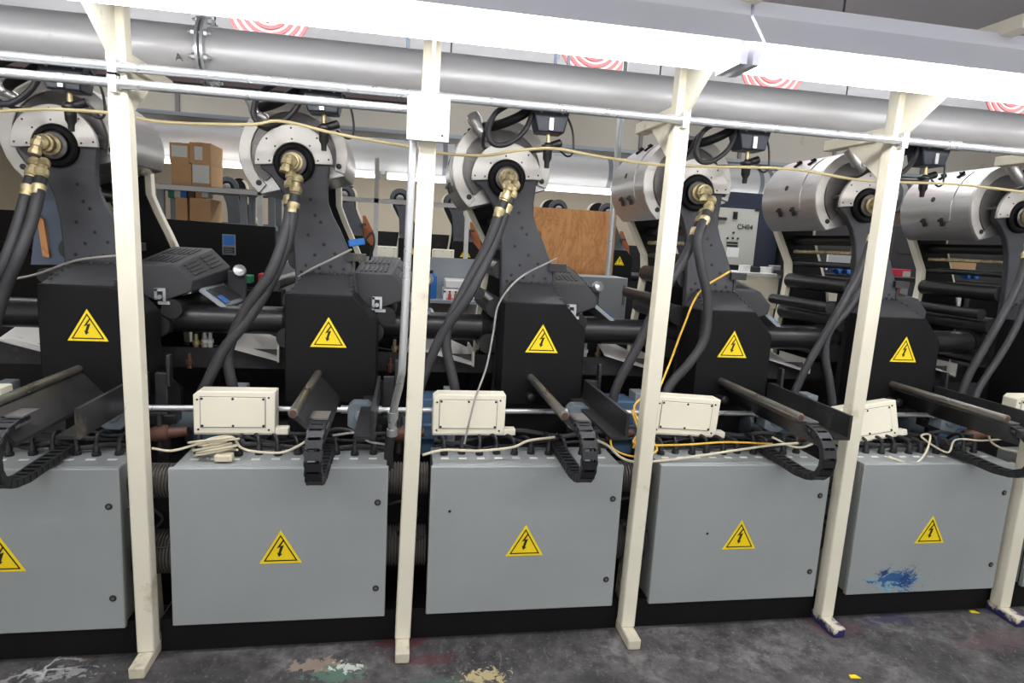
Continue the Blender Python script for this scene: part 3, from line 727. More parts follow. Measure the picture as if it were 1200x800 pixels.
MB().lathe((-.155, .08, .965), (-.02, .1, -1), [(0, .018), (.0, .022), (.03, .022), (.032, .018), (.07, .018), (.072, .022), (.10, .022), (.102, .018)], 14).build('connector', 'galv', vc)
MB().tube([(-.160, .09, .87), (-.168, .10, .80), (-.165, .12, .70)], .019, 12).build('flexible_tail', 'rubber', vc)

# ------------------------------------------------------------------ big overhead pipe
PY, PZ, PR = .31, 2.306, .09
bigpipe = t = thing('overhead_pipe', 'large grey overhead pipe running across the top of the photo', 'pipe', (0, PY, PZ))
MB().cyl((-3.2, PY, PZ), (4.9, PY, PZ), PR, 48).build('pipe', 'pipe', t)
fx = at(238, 50, .25).x
for dx in (-.014, .004):
    MB().lathe((fx + dx, PY, PZ), XA, [(0, PR + .035), (.010, PR + .035)], 40).build('flange', 'galv', t)
for k in range(8):
    a = R(22.5 + 45 * k); q = Vector((fx - .04, PY + (PR + .02) * math.cos(a), PZ + (PR + .02) * math.sin(a)))
    m = MB().cyl(q, q + XA * .08, .006, 8); m.lathe(q + XA * .012, XA, [(0, .012), (.012, .012)], 6); m.lathe(q + XA * .055, XA, [(0, .012), (.012, .012)], 6); m.build('flange_bolt', 'galv', t)

# ------------------------------------------------------------------ overhead strip lamps
def make_lamp(x0, x1, yc, zl, label, tube='tube', group=None):
    t = thing('strip_lamp', label, 'lamp', ((x0 + x1) / 2, yc, zl), group)
    sec = [(yc - .155, zl), (yc - .06, zl + .105), (yc - .06, zl + .15), (yc + .06, zl + .15), (yc + .06, zl + .105), (yc + .155, zl), (yc + .15, zl - .002), (yc + .055, zl + .098), (yc - .055, zl + .098), (yc - .15, zl - .002)]
    MB().prism(sec, x0, x1, 'x').build('reflector_housing', 'lampgrey', t, .002)
    for dy in (-.05, .05):
        MB().cyl((x0 + .03, yc + dy, zl - .018), (x1 - .03, yc + dy, zl - .018), .019, 14).build('lamp_tube', tube, t)
    for xx in (x0 + .005, x1 - .03):
        MB().box(xx, xx + .025, yc - .078, yc + .078, zl - .045, zl + .012).box(xx, xx + .025, yc - .02, yc + .02, zl, zl + .1).build('tube_holder', 'lampgrey', t)
    for xx in (x0 + .35, x1 - .35):
        MB().cyl((xx, yc, zl + .15), (xx, yc, 3.25), .004, 6).build('hanger_rod', 'iron', t)
    return t
def make_batten(x0, x1, yc, z, up, label, group):
    t = thing('batten_lamp', label, 'lamp', ((x0 + x1) / 2, yc, z), group)
    MB().box(x0, x1, yc - .02, yc + .02, z - .02, z + .02).build('spine', 'white', t, .004)
    for dy in (-.045, .045): MB().cyl((x0 + .02, yc + dy, z + .04 * up), (x1 - .02, yc + dy, z + .04 * up), .016, 12).build('lamp_tube', 'tube_far' if up < 0 else 'fill_tube_up', t)
    for xx in (x0, x1 - .02): MB().box(xx, xx + .02, yc - .065, yc + .065, min(z, z + .06 * up), max(z, z + .06 * up)).build('tube_holder', 'white', t)
    if up < 0:
        for xx in (x0 + .4, x1 - .4): MB().cyl((xx, yc, z + .02), (xx, yc + .1, z + .12), .008, 6).build('hanger', 'iron', t)
    return t
LZ, LY = 2.292, -.38
make_lamp(-2.10, .915, LY, LZ, 'long glowing strip lamp over the left and middle posts', group='strip lamps over the walkway')
make_lamp(.925, 3.9, LY, LZ, 'long glowing strip lamp over the right-hand posts', group='strip lamps over the walkway')
# row of lamps hung on the far white duct
for k, (a, b) in enumerate([(-3.4, -.4), (-.35, 2.6), (2.65, 5.6)]):
    make_batten(a, b, 4.52, 2.30, -1, 'far glowing batten lamp under the white duct, %s of three' % ['leftmost', 'middle one', 'rightmost'][k], 'batten lamps under the white duct')
for k, (a, b) in enumerate([(-3.4, -.4), (-.35, 2.6), (2.65, 5.6), (5.7, 8.4)]):  # uplights added out of sight behind the big pipe to brighten the ceiling
    make_batten(a, b, 3.25, 2.83, 1, 'added unseen fill lamp on top of the beige duct, %s of four' % ['leftmost', 'second from left', 'third from left', 'rightmost'][k], 'added fill lamps on the beige duct')

# ------------------------------------------------------------------ hydraulic hoses (surveyed paths)
def hose(pts, Y, label, r=.0225, fit=.17):
    """pts: photograph places; Y: depth or list of depths"""
    if not isinstance(Y, (list, tuple)): Y = [Y] * len(pts)
    w = [at(a, b, y) for (a, b), y in zip(pts, Y)]
    t = thing('hydraulic_hose', label, 'hose', w[-1], 'black hydraulic hoses hanging from the rotary unions')
    MB().tube(w, r, 12, 8).build('hose', 'rubber', t)
    d = (w[1] - w[0]).normalized(); m = MB()
    m.lathe(w[0] - d * .085, d, [(0, .016), (.012, .024), (.03, .024), (.034, .018), (.05, .018), (.052, .026), (.075, .026), (.08, .021), (.12, .021), (.122, .026), (.14, .026), (.145, .0235), (.165, .0235)], 12)
    m.build('brass_fitting', 'brass', t)
    return t
def Yl(n, a=.50, b=.36): return [a + (b - a) * min(1, k / 2) for k in range(n)]
hose([(36, 208), (22, 260), (6, 305), (-18, 350), (-40, 420)], Yl(5), 'outer black hose at the far left edge beside the blue-grey panel')
hose([(48, 208), (40, 250), (22, 300), (4, 345), (-18, 420)], Yl(5), 'inner black hose at the far left edge nearest the first housing')
a = [(340, 222), (337, 262), (318, 318), (288, 362), (270, 402), (267, 425), (276, 468)]
hose(a, Yl(7), 'black hose from the second unit curling to the middle of the ivory box')
a = [(346, 228), (338, 280), (318, 330), (290, 375), (262, 410), (236, 462)]
hose(a, [.46, .42, .38, .36, .34, .33], 'black hose from the second unit slanting to the left of the ivory box')
a = [(598, 232), (577, 290), (550, 345), (518, 392), (497, 440), (488, 470)]
hose(a, Yl(6), 'black hose from the third unit slanting behind the second post')
a = [(590, 236), (572, 285), (545, 338), (527, 375), (523, 405), (530, 440), (536, 470)]
hose(a, [.46, .42, .39, .37, .36, .34, .33], 'black hose from the third unit dropping onto the ivory junction box')
a = [(819, 262), (803, 300), (782, 335), (765, 368), (745, 410), (724, 450), (716, 478)]
hose(a, Yl(7), 'black hose from the fourth unit passing behind the third post')
a = [(829, 248), (818, 280), (821, 310), (829, 350), (826, 395), (808, 425), (786, 450), (775, 475)]
hose(a, [.46, .40, .38, .37, .36, .34, .34, .33], 'long S-shaped black hose in front of the fourth black housing')
a = [(1026, 270), (1008, 315), (985, 360), (962, 400), (945, 430), (930, 462)]
hose(a, Yl(6), 'black hose from the fifth unit slanting down left', .019)
a = [(1030, 282), (1018, 320), (995, 360), (972, 388), (967, 415), (972, 445), (976, 475)]
hose(a, [.46, .42, .39, .37, .36, .34, .33], 'black hose from the fifth unit bending down to the slide channel', .019)
a = [(1206, 290), (1192, 335), (1172, 375), (1152, 410), (1135, 440), (1124, 468)]
hose(a, Yl(6), 'left one of two black hoses at the right edge', .019)
a = [(1216, 310), (1206, 345), (1190, 385), (1170, 420), (1150, 450), (1140, 472)]
hose(a, [.46, .42, .39, .37, .36, .34], 'right one of two black hoses at the right edge', .017)

# ------------------------------------------------------------------ cables
def cable(name, pts, Y, r, mat, label, n=7):
    if not isinstance(Y, (list, tuple)): Y = [Y] * len(pts)
    return tag(MB().tube([at(a, b, y) for (a, b), y in zip(pts, Y)], r, n, 7).build(name, mat), label, 'cable')
cable('air_line', [(-10, 131), (60, 128), (135, 133), (190, 143), (290, 146), (330, 142), (400, 158), (480, 172), (520, 180), (570, 182), (610, 176), (650, 174), (700, 183), (760, 192), (820, 195), (880, 196), (935, 199), (1000, 210), (1035, 213), (1120, 216), (1210, 226)], .38, .0065, 'tan_cable', 'thin tan line strung across the fronts of the steel hoods')
cable('cable', [(652, 303), (610, 325), (585, 355), (578, 390), (570, 430), (556, 470), (544, 520)], [.60, .44, .42, .40, .36, .17, .16], .0045, 'grey_cable', 'thin grey cable looping past the third black housing to the junction box')
cable('cable', [(412, 292), (390, 303), (365, 315), (350, 324)], [.62, .60, .6, .62], .005, 'grey_cable', 'short grey cable lying against the second charcoal frame')
cable('cable', [(-5, 330), (40, 322), (90, 305), (140, 299)], .62, .005, 'grey_cable', 'grey cable resting on top of the first black housing')
cable('cable', [(855, 318), (820, 342), (800, 385), (785, 425), (768, 465), (750, 500), (742, 525)], [.55, .42, .40, .38, .30, .22, .18], .005, 'orange_cable', 'orange-yellow cable hanging down beside the third cream post')
cable('cable', [(740, 480), (748, 505), (745, 520), (800, 521), (850, 518), (905, 520)], [.22, .2, .16, .1, .1, .1], .0045, 'orange_cable', 'yellow cable lying along the top of the fourth cabinet')
cable('cable', [(716, 503), (718, 525), (745, 535), (770, 527), (755, 505), (743, 478), (757, 462)], [.2, .15, .1, .12, .16, .2, .25], .0045, 'orange_cable', 'yellow cable looped around the gap behind the third post')
cable('cable', [(693, 513), (712, 522), (728, 536), (748, 541), (790, 538), (845, 530), (900, 522), (935, 519)], [.15, .08, .03, .03, .05, .05, .06, .08], .0055, 'cream_cable', 'cream cable crossing from the third to the fourth cabinet top')
cable('cable', [(178, 525), (200, 528), (225, 522), (250, 513), (272, 512), (282, 524), (300, 529), (330, 530), (350, 522), (362, 514)], [.1, .1, .12, .14, .14, .12, .1, .1, .1, .12], .005, 'cream_cable', 'cream cable running across the top of the second cabinet')
def coil(px, py, Y, label, mat, r, R0, n, seed, h=.02):
    rn = random.Random(seed); c = at(px, py, Y); pts = []
    for k in range(n * 12):
        a = 2 * math.pi * k / 12; rr = R0 * (1 + .25 * math.sin(a * .37 + seed)) * (.8 + .2 * math.sin(k * .11))
        pts.append((c.x + rr * 1.5 * math.cos(a), c.y + rr * .62 * math.sin(a), ZT + .008 + h * (.5 + .5 * math.sin(k * .53 + seed)) + .0008 * k))
    return tag(MB().tube(pts, r, 6, 2).build('cable_coil', mat), label, 'cable')
coil(252, 527, .10, 'beige cable coiled up on the top of the second cabinet', 'cream_cable', .0045, .055, 6, 2, .03)
MB_c = at(262, 530, .08)
tag(MB().box(MB_c.x - .03, MB_c.x + .035, .055, .10, ZT + .002, ZT + .03).build('plug_block', 'cream_cable', None, .006), 'cream connector block beside the coiled beige cable', 'connector')
cable('cable', [(390, 510), (420, 507), (432, 517), (452, 521), (460, 528)], [.15, .15, .12, .1, .1], .005, 'grey_cable', 'grey cable along the right end of the second cabinet top')
cable('cable', [(495, 533), (520, 527), (560, 528), (600, 524), (620, 516), (650, 512)], [.05, .06, .06, .08, .1, .12], .0055, 'cream_cable', 'cream cable along the back of the middle cabinet top')
cable('cable', [(1040, 535), (1070, 543), (1085, 530), (1090, 510), (1080, 512), (1110, 530), (1120, 515), (1150, 516), (1180, 514)], [.05, .04, .06, .12, .12, .08, .1, .1, .1], .0045, 'cream_cable', 'tangled pale cable on the cabinet with the ink smear')
cable('cable', [(905, 512), (925, 522), (940, 524), (952, 520)], .1, .005, 'cream_cable', 'short cream cable at the right end of the fourth cabinet top')
cable('cable', [(1158, 505), (1162, 518), (1180, 527), (1205, 530)], .08, .005, 'cream_cable', 'short cream cable under the last slide rail at the right edge')
# dark wiring looms lying behind the glands
for i in range(0, 5):
    x = UX(i); rn = random.Random(i + 20)
    for k in range(3):
        y = .20 + k * .018; z = ZT + .02 + k * .022
        pts = [(x + .02 + .095 * j, y + rn.uniform(-.02, .02), z + rn.uniform(-.012, .016)) for j in range(9)]
        tag(MB().tube(pts, rn.choice((.006, .008, .010)), 7, 5).build('wiring_loom', rn.choice(('plastic', 'rubber', 'plastic'))),
            ['front', 'middle', 'rear'][k] + ' dark wiring loom lying on the %s grey cabinet' % ORD[i], 'cable', 'dark wiring looms on the cabinet tops')

# ------------------------------------------------------------------ small things around the units
q = at(418, 284, .68)
tt = thing('pneumatic_sensor', 'blue tool clipped to the second charcoal frame', 'tool', q)
MB().obox(q, Vector((.97, 0, .2)).normalized(), YA, Vector((-.2, 0, .97)).normalized(), .075, .035, .032).build('body', 'bluep', tt, .005)
MB().tube([q + Vector((.035, 0, .01)), q + Vector((.07, 0, .05)), q + Vector((.08, 0, .0)), q + Vector((.06, .02, -.08))], .005, 7).build('lead', 'plastic', tt)
# slate panel with wood strip left of first frame
Yp = .95
pl = [at(a, b, Yp) for a, b in [(57, 208), (68, 212), (80, 248), (86, 310), (36, 310), (42, 255)]]
sp = thing('guard_panel', 'slate blue guard panel with wooden strip left of the first charcoal frame', 'panel', at(60, 310, Yp))
MB().prism([(p.x, p.z) for p in pl], Yp, Yp + .02).build('sheet', 'slate', sp)
pl = [at(a, b, Yp - .012) for a, b in [(44, 250), (52, 258), (59, 302), (51, 300)]]
MB().prism([(p.x, p.z) for p in pl], Yp - .022, Yp - .001).build('wooden_strip', 'ply', sp)

# ------------------------------------------------------------------ background
# beige duct and white duct
t = thing('rectangular_duct', 'long beige sheet-metal duct high behind the steel hoods', 'duct', (0, 3.1, 2.45))
MB().box(-6, 8.5, 3.0, 3.5, 2.50, 2.80).build('casing', 'beige', t)
for k in range(15): MB().box(-5.6 + k * .93, -5.57 + k * .93, 2.985, 3.0, 2.49, 2.81).build('seam_flange', 'steel_dark', t)
MB().box(-6, 8.5, 2.97, 3.02, 2.47, 2.50).build('bottom_flange', 'light_grey', t)
for k in range(8):
    for yy in (3.05, 3.45): MB().cyl((-5.2 + 1.8 * k, yy, 2.80), (-5.2 + 1.8 * k, yy, 3.25), .006, 6).build('hanger_rod', 'iron', t)
t = thing('round_duct', 'big white round duct above the far strip lamps', 'duct', (0, 4.9, 2.4))
MB().cyl((-6, 4.78, 2.49), (9.5, 4.78, 2.49), .19, 40).build('pipe', 'white_duct', t)
for k in range(9):
    x = -5.3 + k * 1.85
    for dx in (0, .13): MB().lathe((x + dx, 4.78, 2.49), XA, [(0, .19), (.001, .196), (.05, .196), (.051, .19)], 36).build('joint_band', 'light_grey', t)
q0, q1 = at(400, 113, 2.5), at(480, 97, 2.5)
for k in range(5): MB().cyl((-5.1 + 2.6 * k, 4.78, 2.67), (-5.1 + 2.6 * k, 4.78, 3.25), .008, 6).build('hanger_rod', 'iron', t)
m = MB().box(-6, q1.x, 2.50, 2.60, q0.z, q0.z + .12)
tag(m.build('overhead_beam', 'maroon'), 'dark maroon beam glimpsed between the two top conduits', 'beam')
# far row of press units
far = 0
FX = at(469, 230, 7.3).x - .34
FAR = {-3: 'seen between the carton rack and the second steel hood', -1: 'seen just right of the second charcoal frame', 0: 'seen just left of the second cream post',
       1: 'between second cream post and third steel hood', 3: 'peeking over the left of the plywood sheet', 4: 'peeking over beside the steel pole'}
for k in FAR:
    X = FX + k * .80
    u = dup(unit0, (X, 6.6, .25), 'dark far printing unit ' + FAR[k], 'printing units in the far row', skip=('louvre', 'latch', 'frame_bolt', 'cover_bolt', 'roller', 'air_fitting', 'hose_nipple', 'rotary_union', 'slide_rail', 'slide_channel', 'delivery_tray', 'ink_cover', 'fountain_plate', 'ink_roller', 'hand_knob', 'knob_bracket', 'cross_rail', 'rear_panel', 'lower_frame', 'rear_lower_frame'))
    if k in (-1, 0, 1): dup(jb0, (X, 6.45, .50), 'white box on far unit ' + FAR[k], 'white boxes on the far press row')
t = thing('line_shaft_pipe', 'dark pipe running along the far press row', 'pipe', (0, 7.4, 1.16)); MB().cyl((-6.5, 7.4, 1.218), (8, 7.4, 1.218), .068, 20).build('pipe', 'black_gloss', t)
tag(MB().box(-6.5, 8, 7.93, 8.3, 0, 1.72).build('machine_bed', 'void'), 'dark steel bed under the far press row', 'machine bed')
# white pipe frame of the second walkway
for k in (-1, 0, 1, 4):
    X = FX + k * .80
    tag(MB().prism([(X + .62, 1.50), (X + .80, 1.50), (X + .76, 1.70), (X + .64, 1.93), (X + .60, 1.93)], 7.35, 7.38).build('brown_guard', 'brown_board'), 'rust brown plate on far unit ' + FAR[k], 'guard plate', 'brown guard plates in the far row')
t = thing('white_pipe_frame', 'thin white frame of posts and rail seen behind the press', 'frame', (0, 3.9, 0))
zz = at(333, 228, 3.7).z
MB().box(-3.2, at(548, 240, 3.7).x, 3.68, 3.72, zz - .02, zz + .02).build('rail', 'white', t)
for px in (305, 441, 548):
    x = at(px, 240, 3.7).x; MB().box(x - .02, x + .02, 3.68, 3.72, 0, zz if px == 548 else 2.35).build('post', 'white', t)
# grey perforated uprights + shelves + cartons
Ys = 4.0
def P5(a, b, Y=Ys): v = at(a, b, Y); return v
rk = thing('shelving_rack', 'grey steel shelving rack holding cardboard cartons', 'rack', (P5(240, 240).x, 4.2, 0))
xa, xb = P5(188, 240).x, P5(285, 240).x
for x in (xa, xb, P5(318, 240).x):
    for y in (4.02, 4.36): MB().box(x - .03, x + .03, y - .02, y + .02, 0, P5(240, 222).z if x < xb - .1 else P5(300, 222).z).build('upright', 'light_grey', rk)
z1, z2 = P5(230, 218).z, P5(230, 259).z
for z in (z1, z2, z2 - .7): MB().box(xa, P5(318, 240).x, 3.98, 4.4, z - .05, z).build('shelf', 'light_grey', rk)
def carton(a, b, c, d, label, lab=None, tilt=0, bottom=None):
    p, q2 = P5(a, d, 3.99), P5(c, b, 3.99)
    z0 = p.z if bottom is None else bottom
    o = thing('carton', label, 'box', ((p.x + q2.x) / 2, 4.1, z0), 'cardboard cartons on the rack')
    MB().box(p.x, q2.x, 3.99, 4.38, z0, q2.z).build('body', 'card', o, .004)
    if lab:
        l0, l1 = P5(lab[0], lab[3], 3.985), P5(lab[2], lab[1], 3.985)
        MB().box(l0.x, l1.x, 3.985, 3.992, max(z0 + .01, l0.z), l1.z).build('paper_label', 'paper', o)
    MB().box((p.x + q2.x) / 2 - .03, (p.x + q2.x) / 2 + .03, 3.987, 4.385, q2.z - .02, q2.z + .002).build('tape', 'card', o)
    if tilt: o.rotation_euler = (0, tilt, 0)
carton(201, 192, 224, 216, 'plain cardboard carton at the left on the upper shelf', None, 0, z1)
carton(225, 192, 247, 217, 'cardboard carton with large white label, right one on the upper shelf', (226, 194, 245, 214), 0, z1)
carton(199, 168, 221, 191, 'cardboard carton stacked top left with broad white label', (201, 171, 219, 183), 0, P5(212, 192, 3.99).z)
carton(222, 168, 247, 191, 'cardboard carton stacked top right with narrow white label', (228, 172, 237, 187), 0, P5(236, 192, 3.99).z)
carton(206, 232, 219, 258, 'narrow cardboard carton at the left on the lower shelf', None, 0, z2)
carton(222, 233, 246, 258, 'square tan cardboard carton on the lower shelf', None, R(1.5), z2)
for k, (px, mm, lab) in enumerate(((203, 'green', 'small green box, leftmost above the tan carton on the lower shelf'), (210, 'paper', 'small white box above the narrow carton'), (217, 'bluep', 'small blue box between white and brown ones'), (226, 'brown', 'small brown box above the square tan carton'), (235, 'card', 'small tan box high on the lower shelf'), (242, 'paper', 'small white box, rightmost on the lower shelf'))):
    pp_ = P5(px, 232, 4.1); h = .06 + .02 * (k % 3)
    tag(MB().box(pp_.x - .03, pp_.x + .03, 4.05, 4.2, pp_.z, pp_.z + h).build('small_box', mm, None, .004), lab, 'box')
# black board with blue notice
Yb = 2.2
p0_, p1_ = at(192, 258, Yb), at(322, 266, Yb)
bb = thing('black_screen', 'low black partition board with a small blue notice', 'partition', ((p0_.x + p1_.x) / 2, Yb, 0))
MB().prism([(p0_.x, 0), (p1_.x, 0), (p1_.x, p1_.z), (p0_.x, p0_.z + .01)], Yb, Yb + .04).build('board', 'black', bb)
n0, n1 = at(261, 298, Yb), at(276, 275, Yb); nm = MB()
nm.mat(0).box(n0.x, n1.x, Yb - .006, Yb, n0.z, n1.z); nm.mat(1).box(n0.x + .005, n1.x - .005, Yb - .008, Yb - .005, n0.z + .065, n1.z - .006)
nm.mat(2).box(n0.x + .006, n1.x - .006, Yb - .008, Yb - .005, n0.z + .006, n0.z + .052)
for k in range(4): nm.mat(0).box(n0.x + .012, n1.x - .014 - .008 * (k % 2), Yb - .009, Yb - .006, n0.z + .012 + .01 * k, n0.z + .014 + .01 * k)
nm.build('notice', ['light_grey', 'bluep', 'navy'], bb)
# plywood sheet with pole
Yw = 2.1
a0, a1 = at(600, 244, Yw), at(717, 325, Yw)
pw = MB().box(a0.x, a1.x, Yw, Yw + .02, 0.0, at(660, 244.5, Yw).z)
tag(pw.build('plywood_sheet', 'ply'), 'brown plywood sheet standing behind the third printing unit', 'board')
pp = at(719, 240, 1.95)
tag(MB().cyl((pp.x, 1.95, 0), (pp.x, 1.95, 2.6), .022, 16).build('steel_pole', 'galv'), 'round grey steel pole at the right edge of the plywood sheet', 'pole')
c0 = at(672, 355, 1.75); c1 = at(736, 326, 1.75)
gb = thing('supply_cabinet', 'low grey metal cabinet below the plywood sheet', 'cabinet', ((c0.x + c1.x) / 2, 1.8, 0))
MB().box(c0.x - .2, c1.x, 1.75, 2.05, 0, c1.z).build('body', 'light_grey', gb, .004); MB().box(c1.x - .03, c1.x - .015, 1.74, 1.75, c0.z, c1.z - .05).build('handle', 'steel_dark', gb)
# table with white packs and bottles
Yt = 3.0
ta, tb = at(480, 350, Yt), at(565, 350, Yt)
tb_t = thing('work_table', 'grey work table behind the second post with white packs on it', 'table', ((ta.x + tb.x) / 2, 3.2, 0))
MB().box(ta.x, tb.x, Yt, Yt + .5, ta.z - .03, ta.z).build('table_top', 'light_grey', tb_t, .003)
for x in (ta.x + .03, tb.x - .03):
    for y in (Yt + .03, Yt + .47): MB().box(x - .02, x + .02, y - .02, y + .02, 0, ta.z - .03).build('leg', 'light_grey', tb_t)
zt = ta.z
for k, (a, b, w, h, mm, lab) in enumerate(((528, 332, .26, .09, 'white', 'lower one of two white packs on the work table'), (530, 318, .26, .08, 'white', 'upper one of two white packs on the work table'))):
    p = at(a, b, Yt + .2); z0 = zt if k == 0 else zt + .09
    tag(MB().box(p.x - .06, p.x + .24, Yt + .12, Yt + .42, z0, z0 + h - .002).build('paper_pack', mm, None, .012), lab, 'pack', 'white packs on the work table')
p = at(503, 345, Yt + .1); ps = thing('plastic_drum', 'bright blue plastic container at the left end of the work table', 'container', (p.x, Yt + .14, zt))
MB().lathe((p.x, Yt + .14, zt), ZA, [(0, .06), (.01, .065), (.19, .065), (.21, .05), (.215, .04)], 20).build('body', 'bluep', ps); MB().lathe((p.x, Yt + .14, zt + .214), ZA, [(0, .03), (.03, .03)], 14).build('cap', 'navy', ps)
for k, (px, mm, lab) in enumerate(((521, 'paper', 'small pale bottle, leftmost on the work table'), (527, 'red', 'small red bottle on the work table'), (534, 'amber', 'small amber bottle on the work table'), (546, 'maroon', 'small maroon bottle, rightmost on the work table'))):
    p = at(px, 346, Yt + .05); bt = thing('bottle', lab, 'bottle', (p.x, Yt + .05, zt), 'small bottles on the work table')
    MB().lathe((p.x, Yt + .05, zt), ZA, [(0, .015), (.045, .015), (.055, .008), (.065, .007)], 12).build('body', mm, bt); MB().lathe((p.x, Yt + .05, zt + .064), ZA, [(0, .009), (.012, .009)], 10).build('cap', 'plastic', bt)
p0_, p1_ = at(500, 318, 3.45), at(562, 304, 3.45)
tag(MB().box(p0_.x - .1, p1_.x, 3.44, 3.47, .0, p1_.z).build('grey_board', 'light_grey'), 'pale grey board standing behind the white packs', 'board')
# control cabinet
Yc = 2.5
k0, k1 = at(834, 309, Yc), at(890, 246, Yc)
cc = thing('control_cabinet', 'dark navy control cabinet with a grey door and marker writing', 'cabinet', ((k0.x + k1.x) / 2, 2.6, 0))
MB().box(k0.x - .12, k1.x + .22, Yc + .04, Yc + .5, 0, at(860, 224, Yc).z).build('enclosure', 'darkblue', cc, .004)
dr = MB().box(k0.x - .06, k1.x, Yc, Yc + .04, k0.z, k1.z).build('door', 'panel_grey', cc, .003)
def cpos(u, v): q = at(830 + u / 10, 235 + v / 10, Yc - .002); return q
q = cpos(145, 210); MB().obox((q.x, Yc - .008, q.z), XA, YA, ZA, .10, .014, .022).lathe((q.x - .035, Yc, q.z), (0, -1, 0), [(0, .022), (.014, .02)], 12).build('handle', 'plastic', dr)
q = cpos(315, 175); MB().box(q.x - .018, q.x + .018, Yc - .01, Yc, q.z - .03, q.z + .03).box(q.x - .008, q.x + .008, Yc - .025, Yc - .01, q.z - .012, q.z + .012).build('switch', 'plastic', dr)
for (u, v) in ((295, 375), (225, 440), (287, 440), (345, 445)):
    q = cpos(u, v); MB().lathe((q.x, Yc, q.z), (0, -1, 0), [(0, .009), (.008, .009), (.01, .006)], 10).build('button', 'plastic', dr)
for (u, v, w, h) in ((280, 495, .10, .016), (280, 530, .10, .016)):
    q = cpos(u, v); MB().box(q.x - w / 2, q.x + w / 2, Yc - .004, Yc, q.z - h / 2, q.z + h / 2).build('label_strip', 'plastic', dr)
q = cpos(575, 110); MB().box(q.x - .02, q.x + .02, Yc - .004, Yc, q.z - .01, q.z + .01).build('maker_plate', 'plastic', dr)
q = cpos(285, 605); MB().box(q.x - .055, q.x + .055, Yc - .002, Yc, q.z - .04, q.z + .04).build('paper_note', 'paper', dr)
def writing(text, size, mat, parent, loc, rot):
    fc = bpy.data.curves.new('writing_curve', 'FONT'); fc.body = text; fc.size = size; fc.extrude = .001
    fo = bpy.data.objects.new('writing_curve', fc); COL.objects.link(fo); bpy.context.view_layer.update()
    me = bpy.data.meshes.new_from_object(fo.evaluated_get(bpy.context.evaluated_depsgraph_get())); bpy.data.objects.remove(fo)
    wr = bpy.data.objects.new('marker_writing', me); COL.objects.link(wr); me.materials.clear(); me.materials.append(M[mat]); wr.parent = parent
    o = Vector((0, 0, 0)); q_ = parent
    while q_ is not None: o += q_.location; q_ = q_.parent
    wr.location = Vector(loc) - o; wr.rotation_euler = rot
q = cpos(335, 330); writing('CH04', .058, 'sign_black', dr, (q.x, Yc - .003, q.z), (R(90), 0, 0))
e_ = Vector((0, -math.cos(R(38)), -math.sin(R(38)))); q = Vector((at(206, 76, PY - .07).x, PY, PZ)) + e_ * (PR + .001)
writing('A', .04, 'steel_dark', bigpipe, q, (R(128), 0, 0))
# cream tray and carton beside it
k0, k1 = at(862, 352, 1.9), at(916, 321, 1.9)
ctd = thing('ink_tray_table', 'cream topped side table right of the fourth frame', 'table', ((k0.x + k1.x) / 2, 2.0, 0))
MB().box(k0.x, k1.x, 1.9, 2.3, k1.z - .03, k1.z).build('table_top', 'white', ctd, .003); MB().box(k0.x + .01, k1.x - .01, 1.91, 2.28, k1.z - .26, k1.z - .03).build('drawer_box', 'ivory', ctd)
for x in (k0.x + .03, k1.x - .03):
    for y in (1.95, 2.25): MB().box(x - .02, x + .02, y - .02, y + .02, 0, k1.z - .26).build('leg', 'ivory', ctd)
for k, (px, h, mm) in enumerate(((872, .05, 'paper'), (884, .04, 'plastic'), (897, .045, 'paper'), (907, .06, 'light_grey'))):
    p = at(px, 321, 1.98)
    tag(MB().box(p.x - .03, p.x + .03, 1.95, 2.02, k1.z, k1.z + h).build('small_box', mm, None, .004), ['small white box, leftmost on the cream side table', 'small black box on the cream side table', 'small white box in the middle of the cream side table', 'small grey box, rightmost on the cream side table'][k], 'box')
# pink cartons
k0 = at(1036, 346, 2.0); k1 = at(1068, 316, 2.0); zm = (k0.z + k1.z) / 2
pt = thing('side_stand', 'low grey stand under the pink cartons', 'stand', ((k0.x + k1.x) / 2, 2.1, 0)); MB().box(k0.x - .05, k1.x + .05, 1.98, 2.35, k0.z - .04, k0.z).build('top', 'light_grey', pt)
for x in (k0.x, k1.x): MB().box(x - .02, x + .02, 2.0, 2.3, 0, k0.z - .04).build('leg', 'light_grey', pt)
for k, (z0, z1_) in enumerate(((k0.z, zm - .004), (zm, k1.z))):
    bx = thing('pink_carton', ['lower', 'upper'][k] + ' pink carton behind the fourth cream post', 'box', ((k0.x + k1.x) / 2, 2.1, z0), 'pink cartons on the stand')
    MB().box(k0.x, k1.x, 2.0, 2.25, z0, z1_).build('body', 'pink', bx, .003); MB().box(k1.x - .07, k1.x - .005, 1.996, 2.001, z0 + .012, z1_ - .015).build('paper_label', 'paper', bx)
    if k: MB().box(k0.x + .04, k0.x + .13, 1.996, 2.001, z0 + .01, z0 + .045).build('printed_panel', 'plastic', bx)
